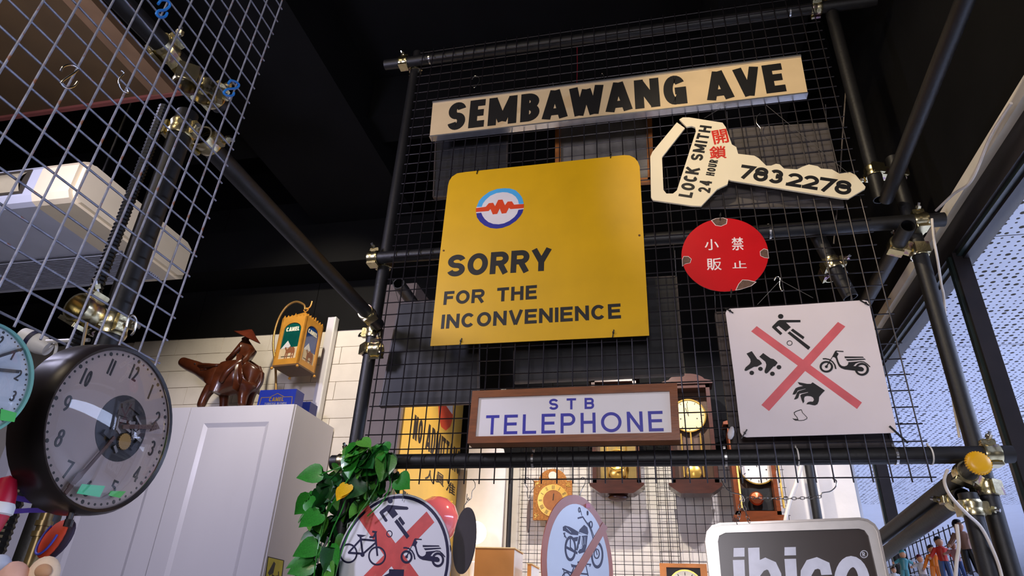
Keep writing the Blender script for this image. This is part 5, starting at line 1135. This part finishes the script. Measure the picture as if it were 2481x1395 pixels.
def wallclock(px0, px1, ptop, pbot, pbase, wood, label, dial, archtop=True, pend=True, name='pendulum_clock', dialm=None, brass=False, numer=False):
    x0 = XZ(px0, pbot)[0]; x1 = XZ(px1, pbot)[0]; zt_ = XZ((px0 + px1) / 2, ptop)[1]; zb_ = XZ((px0 + px1) / 2, pbot)[1]; cx = (x0 + x1) / 2; w_ = x1 - x0
    r = thing(name, (cx, YK, XZ(cx, pbase)[1] if 0 else zb_ - .06), label, 'clock', 'pendulum clocks on the far wall')
    fr = .022; dep = .11; PF = Pl((0, YK - dep, 0), (1, 0, 0), (0, 0, 1))
    mk('case_back', bb(x0, x1, YK - .012, YK + .02, zb_, zt_), wood, r)
    for a, b in ((x0, x0 + fr), (x1 - fr, x1)): mk('case_side', bb(a, b, YK - dep, YK - .012, zb_, zt_), wood, r)
    mk('case_top', bb(x0, x1, YK - dep, YK - .012, zt_ - fr, zt_), wood, r); mk('case_bottom', bb(x0, x1, YK - dep, YK - .012, zb_, zb_ + fr), wood, r)
    if archtop:
        mk('pediment', prism(PF, [[(x0 - .02, zt_), (x1 + .02, zt_), (x1 + .02, zt_ + .015)] + [(cx + w_ * .42 * math.cos(t), zt_ + .015 + .05 * math.sin(t)) for t in [math.pi * k / 12 for k in range(1, 12)]] + [(x0 - .02, zt_ + .015)]], -dep, .012), wood, r)
    # curved base moulding
    V = [Vector((x0 - .018, 0, zb_)), Vector((x1 + .018, 0, zb_)), Vector((x1 + .018, 0, zb_ - .012)), Vector((x1 - .01, 0, zb_ - .035)), Vector((x1 - .045, 0, zb_ - .058)), Vector((x0 + .045, 0, zb_ - .058)), Vector((x0 + .01, 0, zb_ - .035)), Vector((x0 - .018, 0, zb_ - .012))]
    mk('base_moulding', prism(PF, [[(v.x, v.z) for v in V]], -dep, .016), wood, r)
    dcx, dcz, Rd = dial; PD = Pl((0, YK - .045, 0), (1, 0, 0), (0, 0, 1))
    mk('dial', disc3(PD, (dcx, dcz), Rd, -.004, 0, 36), dialm or mat('cream_clock_dial', (226, 206, 150), .35, .15, .06, 8), r)
    mk('dial_rim', prism(PD, [circ((dcx, dcz), Rd * 1.07, 36), circ((dcx, dcz), Rd, 36)], -.004, .006), BRASS, r)
    for k in range(12):
        th = math.pi * k / 6; mk('hour_mark', stroke(PD, [(dcx + Rd * .8 * math.cos(th), dcz + Rd * .8 * math.sin(th)), (dcx + Rd * .94 * math.cos(th), dcz + Rd * .94 * math.sin(th))], .004, 0, .0006), BLACKINK, r)
    mk('hour_hand', stroke(PD, [(dcx, dcz - .004), (dcx - Rd * .16, dcz + Rd * .5)], .004, .001, .002), BLACKINK, r); mk('minute_hand', stroke(PD, [(dcx, dcz - .004), (dcx - Rd * .06, dcz + Rd * .8)], .003, .002, .003), BLACKINK, r)
    for dx in (-.5, .5): mk('winding_hole', disc3(PD, (dcx + Rd * dx, dcz - Rd * .2), .0045, 0, .0005, 10), BLACKINK, r)
    if pend:
        zp = zb_ + .075; mk('pendulum_rod', bb(cx - .004, cx + .004, YK - .05, YK - .046, zp, dcz - Rd), BRASS, r)
        mk('pendulum_bob', lathe([(.0001, -.008), (.03, -.006), (.042, 0), (.03, .006), (.0001, .008)], (cx, YK - .048, zp), (0, -1, 0), 26), BRASS, r, True)
        for dx in (-.055, .055): mk('chime_tube', cyl((cx + dx, YK - .035, zb_ + .05), (cx + dx, YK - .035, dcz - Rd - .01), .005, 8), BRASS, r, True)
    mk('glass_door', ([Vector((a_, YK - dep + .005, b_)) for a_, b_ in ((x0 + fr, zb_ + fr), (x1 - fr, zb_ + fr), (x1 - fr, zt_ - fr), (x0 + fr, zt_ - fr))], [(0, 1, 2, 3)]), DOME, r)
    mk('mirror_back', bb(x0 + fr, x1 - fr, YK - .016, YK - .0125, zb_ + fr, zt_ - fr), mat('clock_inner_wood', (84, 60, 44), .4), r)
    return r
d3 = XZ(1668, 1012)
wallclock(1628, 1740, 945, 1180, 1205, DKW, 'dark pendulum clock with cream dial beside the telephone sign', (d3[0], d3[1], .095))
d2 = XZ(1495, 1000)
wallclock(1441, 1555, 930, 1180, 1212, DKW, 'dark pendulum clock with bright brass interior under the telephone sign', (XZ(1500, 1000)[0], d2[1], .095))
pl2 = Pl((0, YK - .06, 0), (1, 0, 0), (0, 0, 1)); 
c0 = XZ(1497, 1120)
bz = bpy.data.objects['pendulum_clock.001']
mk('pendulum_ring', sweep([Vector((c0[0] + .058 * math.cos(a), YK - .07, c0[1] + .058 * math.sin(a))) for a in [2 * math.pi * k / 32 for k in range(32)]], .005, 8, True), BRASS, bz, True)
mk('brass_back_plate', bb(XZ(1455, 1100)[0], XZ(1545, 1100)[0], YK - .02, YK - .017, XZ(1500, 1165)[1], XZ(1500, 1040)[1]), mat('polished_brass_sheet', (214, 186, 120), .22, .7, .1, 10), bz)
mk('drop_finial', ell((XZ(1500, 1210)[0], YK - .06, XZ(1500, 1210)[1]), (.06, .04, .022)), DKW, bz, True)
d4 = XZ(1832, 1134)
r4 = wallclock(1782, 1888, 1040, 1256, 1256, MDW, 'red-brown pendulum clock with white dial and brass side rods beside the window', (d4[0], d4[1], .095), True, False, dialm=mat('white_clock_dial', (232, 226, 220), .35))
c0 = XZ(1830, 1212); mk('copper_bob', lathe([(.0001, -.02), (.03, -.012), (.038, 0), (.03, .012), (.0001, .02)], (c0[0], YK - .06, c0[1]), (0, -1, 0), 24), mat('copper', (196, 104, 66), .28, .8), r4, True)
mk('pendulum_window', bb(XZ(1797, 1200)[0], XZ(1868, 1200)[0], YK - .03, YK - .026, XZ(1830, 1238)[1], XZ(1830, 1185)[1]), BLACKINK, r4)
for px_ in (1786, 1884): x = XZ(px_, 1180)[0]; mk('brass_rod', cyl((x, YK - .118, XZ(px_, 1240)[1]), (x, YK - .118, XZ(px_, 1075)[1]), .006, 8), BRASS, r4, True)
# framed clock at the bottom of the frame
x0, z1 = XZ(1598, 1366); x1, z0 = XZ(1720, 1470)
r = thing('framed_clock', ((x0 + x1) / 2, YK, z0), 'orange wood framed dark clock low on the white wall', 'clock')
OWD = mat('orange_clock_wood', (186, 112, 46), .35, 0, .2, 14)
for a, b, c, d in ((x0, x0 + .035, z0, z1), (x1 - .035, x1, z0, z1), (x0 + .035, x1 - .035, z1 - .02, z1), (x0 + .035, x1 - .035, z0, z0 + .02)): mk('frame_rail', bb(a, b, YK - .05, YK + .02, c, d), OWD, r)
mk('inner_board', bb(x0 + .035, x1 - .035, YK - .02, YK + .02, z0 + .02, z1 - .02), mat('dark_inner_board', (52, 44, 40), .4), r)
PF = Pl((0, YK - .02, 0), (1, 0, 0), (0, 0, 1)); dc = XZ(1662, 1425); mk('dial', disc3(PF, dc, .085, 0, .004, 36), mat('silver_dial', (206, 196, 176), .3, .4), r); mk('dial_rim', prism(PF, [circ(dc, .092, 36), circ(dc, .085, 36)], 0, .008), BRASS, r)
for k in range(12): th = math.pi * k / 6; mk('hour_mark', stroke(PF, [(dc[0] + .062 * math.cos(th), dc[1] + .062 * math.sin(th)), (dc[0] + .078 * math.cos(th), dc[1] + .078 * math.sin(th))], .004, .004, .0046), BLACKINK, r)
# ---- shelf with box, lamp and balloon
struct('trim_5', bb(-.28, .75, 1.35, 1.9, 1.70, 1.73), WHTWALL)
mk('bracket', bb(.3, .33, 1.4, 2.06, 1.55, 1.70), STEEL, bpy.data.objects['trim_5'])
WSH = mat('white_card', (232, 226, 222), .6, 0, .03)
pl = plane_y(1.9); a = pl.px(1137, 1078); b = pl.px(1228, 1078)
V = [(a[0], 0), (b[0], 0), (b[0], .62), (b[0] - .02, .66), (a[0], .70)]
solid('white_card_sheet', prism(Pl((0, 1.9, 1.73), (1, 0, 0), (0, 0, 1)), [[(x, min(z, .9)) for x, z in ((a[0], 0), (b[0] - .01, 0), (b[0], .78), (b[0] - .02, .86), (a[0], .90))]], -.015, 0), WSH, 'blank white card sheet standing beside the yellow notice', 'sheet')
px_ = at(1236, 1200, 'y', 1.93); solid('display_pole', cyl((px_.x, 1.93, 0), (px_.x, 1.93, 2.54), .014, 14), BLACKTUBE, 'slim black pole standing before the white wall beside the gold clock', 'pole', None, True)
def carton(P, y, dep, m1, m2, label):
    pl = plane_y(y); a, b = pl.px(*P[0]), pl.px(*P[1]); z1 = 2 + a[1]; o = thing('cardboard_box', ((a[0] + b[0]) / 2, y + dep / 2, 1.73), label, 'box', 'cartons on the shelf')
    mk('carton', bb(a[0], b[0], y, y + dep, 1.73, z1), m1, o)
    mk('side_label', bb(b[0], b[0] + .001, y + .004, y + dep - .004, 1.735, z1 - .006), m2, o); mk('lid_flap', bb(a[0] - .004, b[0] + .004, y - .003, y + dep, z1, z1 + .005), mat('pale_card', (232, 204, 150), .6), o)
KRAFT = mat('kraft_card', (186, 126, 66), .65, 0, .06, 10)
carton([(1152, 1327), (1246, 1327)], 1.42, .22, KRAFT, WSH, 'brown cardboard box with a white side beside the dark hanging disc')
carton([(1278, 1366), (1287, 1366)], 1.42, .22, mat('orange_card', (214, 136, 48), .6), WSH, 'narrow orange and white carton beside the brown box')
c = at(1152, 1290, 'y', 1.75); r = thing('globe_lamp', (c.x, c.y, 1.73), 'small glowing white globe lamp behind the cardboard box', 'lamp')
mk('globe', ell(c, (.062, .062, .062), 20, 12), mat('lamp_glow', (255, 246, 232), .4, 0, 0, 5, emit=2.4), r, True); mk('lamp_foot', lathe([(.0001, .2), (.03, .19), (.02, .1), (.05, .01), (.05, 0)], (c.x, c.y, 1.73), (0, 0, 1), 18), WHITEPL, r, True)
c = at(1056, 1262, 'y', 1.0); r = thing('balloon', c - Vector((0, 0, .13)), 'shiny pink balloon printed with small yellow ducks', 'balloon')
mk('skin', lathe([(.0001, .112), (.04, .104), (.078, .078), (.1, .035), (.102, -.005), (.09, -.05), (.06, -.092), (.02, -.122), (.0001, -.128)], c, (.1, 0, 1), 32), mat('pink_rubber', (232, 110, 112), .12, 0, .06, 5, coat=.8), r, True)
for x, y in ((1090, 1219), (1030, 1226), (1050, 1290)):
    p = at(x, y, 'y', .9); d = (p - c); d = (CAM - c).normalized() * .3 + d; p2 = c + (at(x, y, 'y', c.y) - c) + Vector((.03, -.085, -.01)) * 0; q_ = at(x, y, 'y', c.y) - c; k = max(0, .1 ** 2 - q_.length ** 2) ** .5; p2 = c + q_ * .97 + (CAM - c).normalized() * (k + .0)
    mk('duck_print', join(ell(p2, (.012, .004, .008), 10, 6), ell(p2 + Vector((.009, 0, .009)), (.006, .004, .006), 8, 6)), mat('duck_yellow', (244, 190, 40), .4), r, True)
mk('knot', cyl(c + Vector((-.012, 0, -.125)), c + Vector((-.014, 0, -.14)), .004, 8, .008), mat('pink_rubber', (0, 0, 0)), r)
solid('balloon_string', sweep(spline([c + Vector((-.014, 0, -.14)), c + Vector((-.03, .05, -.3)), c + Vector((-.12, .3, -.55)), Vector((c.x - .1, c.y + .3, .0))], 5), .0012, 5), WHITEPL, 'thin white string below the pink balloon', 'string')
# conduit and corner post by the window
solid('conduit', sweep(spline([at(1942, 1120, 'y', 1.79), at(1936, 1150, 'y', 1.79), at(1926, 1180, 'y', 1.79), at(1912, 1220, 'y', 1.79), at(1902, 1265, 'y', 1.79), at(1892, 1330, 'y', 1.79)], 5), .010, 8), CAB, 'cream flexible conduit hanging beside the window side clock', 'conduit', None, True)
px_ = at(1972, 1200, 'y', 1.95); tube((px_.x, 1.95, 0), (px_.x, 1.95, 2.6), 'black upright in the corner between the white wall and the window')
# ============================================================ toy figures on the small side mesh
sm = thing('wire_mesh_panel', (1.9, .85, 1.45), 'small dark wire mesh by the window carrying the toy figures', 'mesh panel')
g = [cyl((1.9, .33 + .05 * i, 1.45), (1.9, .33 + .05 * i, 1.955), .002, 5) for i in range(21)] + [cyl((1.904, .31, 1.46 + .0485 * k), (1.904, 1.35, 1.46 + .0485 * k), .002, 5) for k in range(11)]
for k, gg in enumerate(g): mk('wire', gg, WIREBLK, sm)
SKINT = mat('toy_skin_plastic', (206, 150, 116), .4)
def toy(px_, py_, y, hgt, top, legs, hair, label, lean=0, arms=1):
    f = at(px_, py_, 'y', y); k = hgt / 100; o = Vector((f.x, f.y, f.z))
    t = thing('toy_figure', o, label, 'toy', 'toy figures on the side mesh')
    def p(x, z, d=0): return o + Vector((x * k + lean * z * k, d * k, z * k))
    L1 = mat('toy_' + legs[0], legs[1], .4); T1 = mat('toy_' + top[0], top[1], .4); H1 = mat('toy_' + hair[0], hair[1], .4)
    mk('torso', lathe([(.0001, 0), (11 * k, 0), (10 * k, 10 * k), (13 * k, 28 * k), (9 * k, 33 * k), (.0001, 34 * k)], p(0, 44), (lean, 0, 1), 14), T1, t, True)
    for s_ in (-1, 1):
        mk('leg', sweep([p(5 * s_, 46), p(7 * s_, 24), p(8 * s_, 4), p(8 * s_, 1, -5)], [7 * k, 6 * k, 5 * k, 4 * k], 8), L1, t, True)
        mk('arm', sweep([p(11 * s_, 73), p(20 * s_, 60 + 6 * arms), p(26 * s_, 52 + 12 * arms)], [5 * k, 4.5 * k, 3.5 * k], 8), T1, t, True)
        mk('hand', ell(p(28 * s_, 51 + 13 * arms), (4 * k, 4 * k, 4 * k), 8, 6), SKINT, t, True)
    mk('head', ell(p(0, 88), (9 * k, 9 * k, 11 * k), 12, 9), SKINT, t, True)
    mk('hair', ell(p(0, 92, 2), (10 * k, 10 * k, 10 * k), 12, 8), H1, t, True)
    mk('base_hook', sweep([p(0, 70, 8), p(2, 74, 20), Vector((1.9, f.y + .02, p(0, 76).z))], .0012, 5), STEEL, t)
    return t
toy(2196, 1420, .62, .115, ('teal', (70, 140, 150)), ('teal', (70, 140, 150)), ('teal', (70, 140, 150)), 'small all-teal toy figure hung on the side mesh', .1)
toy(2246, 1430, .56, .11, ('white', (214, 214, 220)), ('grey', (150, 150, 160)), ('maroon', (92, 30, 50)), 'toy figure in a white top with maroon hair on the side mesh', 0)
toy(2272, 1415, .52, .12, ('orange', (236, 130, 24)), ('orange', (236, 130, 24)), ('dark', (40, 26, 24)), 'toy figure in an orange suit with dark hair on the side mesh', .06, -1)
toy(2298, 1408, .48, .135, ('red', (208, 52, 40)), ('denim', (50, 80, 130)), ('black', (24, 22, 28)), 'toy figure in a red top and blue trousers on the side mesh', 0, 0)
toy(2332, 1400, .44, .11, ('pink', (206, 150, 150)), ('blue', (60, 90, 150)), ('brown', (90, 60, 44)), 'toy figure in a pink top and blue legs on the side mesh', -.05, 1)
toy(2362, 1390, .40, .16, ('tan', (176, 128, 104)), ('black', (24, 22, 28)), ('black', (24, 22, 28)), 'tall bare-chested toy figure in black trousers on the side mesh', -.08, 0)
toy(2172, 1440, .7, .09, ('white', (214, 214, 220)), ('brown', (90, 60, 44)), ('brown', (90, 60, 44)), 'tiny toy figure in white with brown legs on the side mesh', .1, 0)
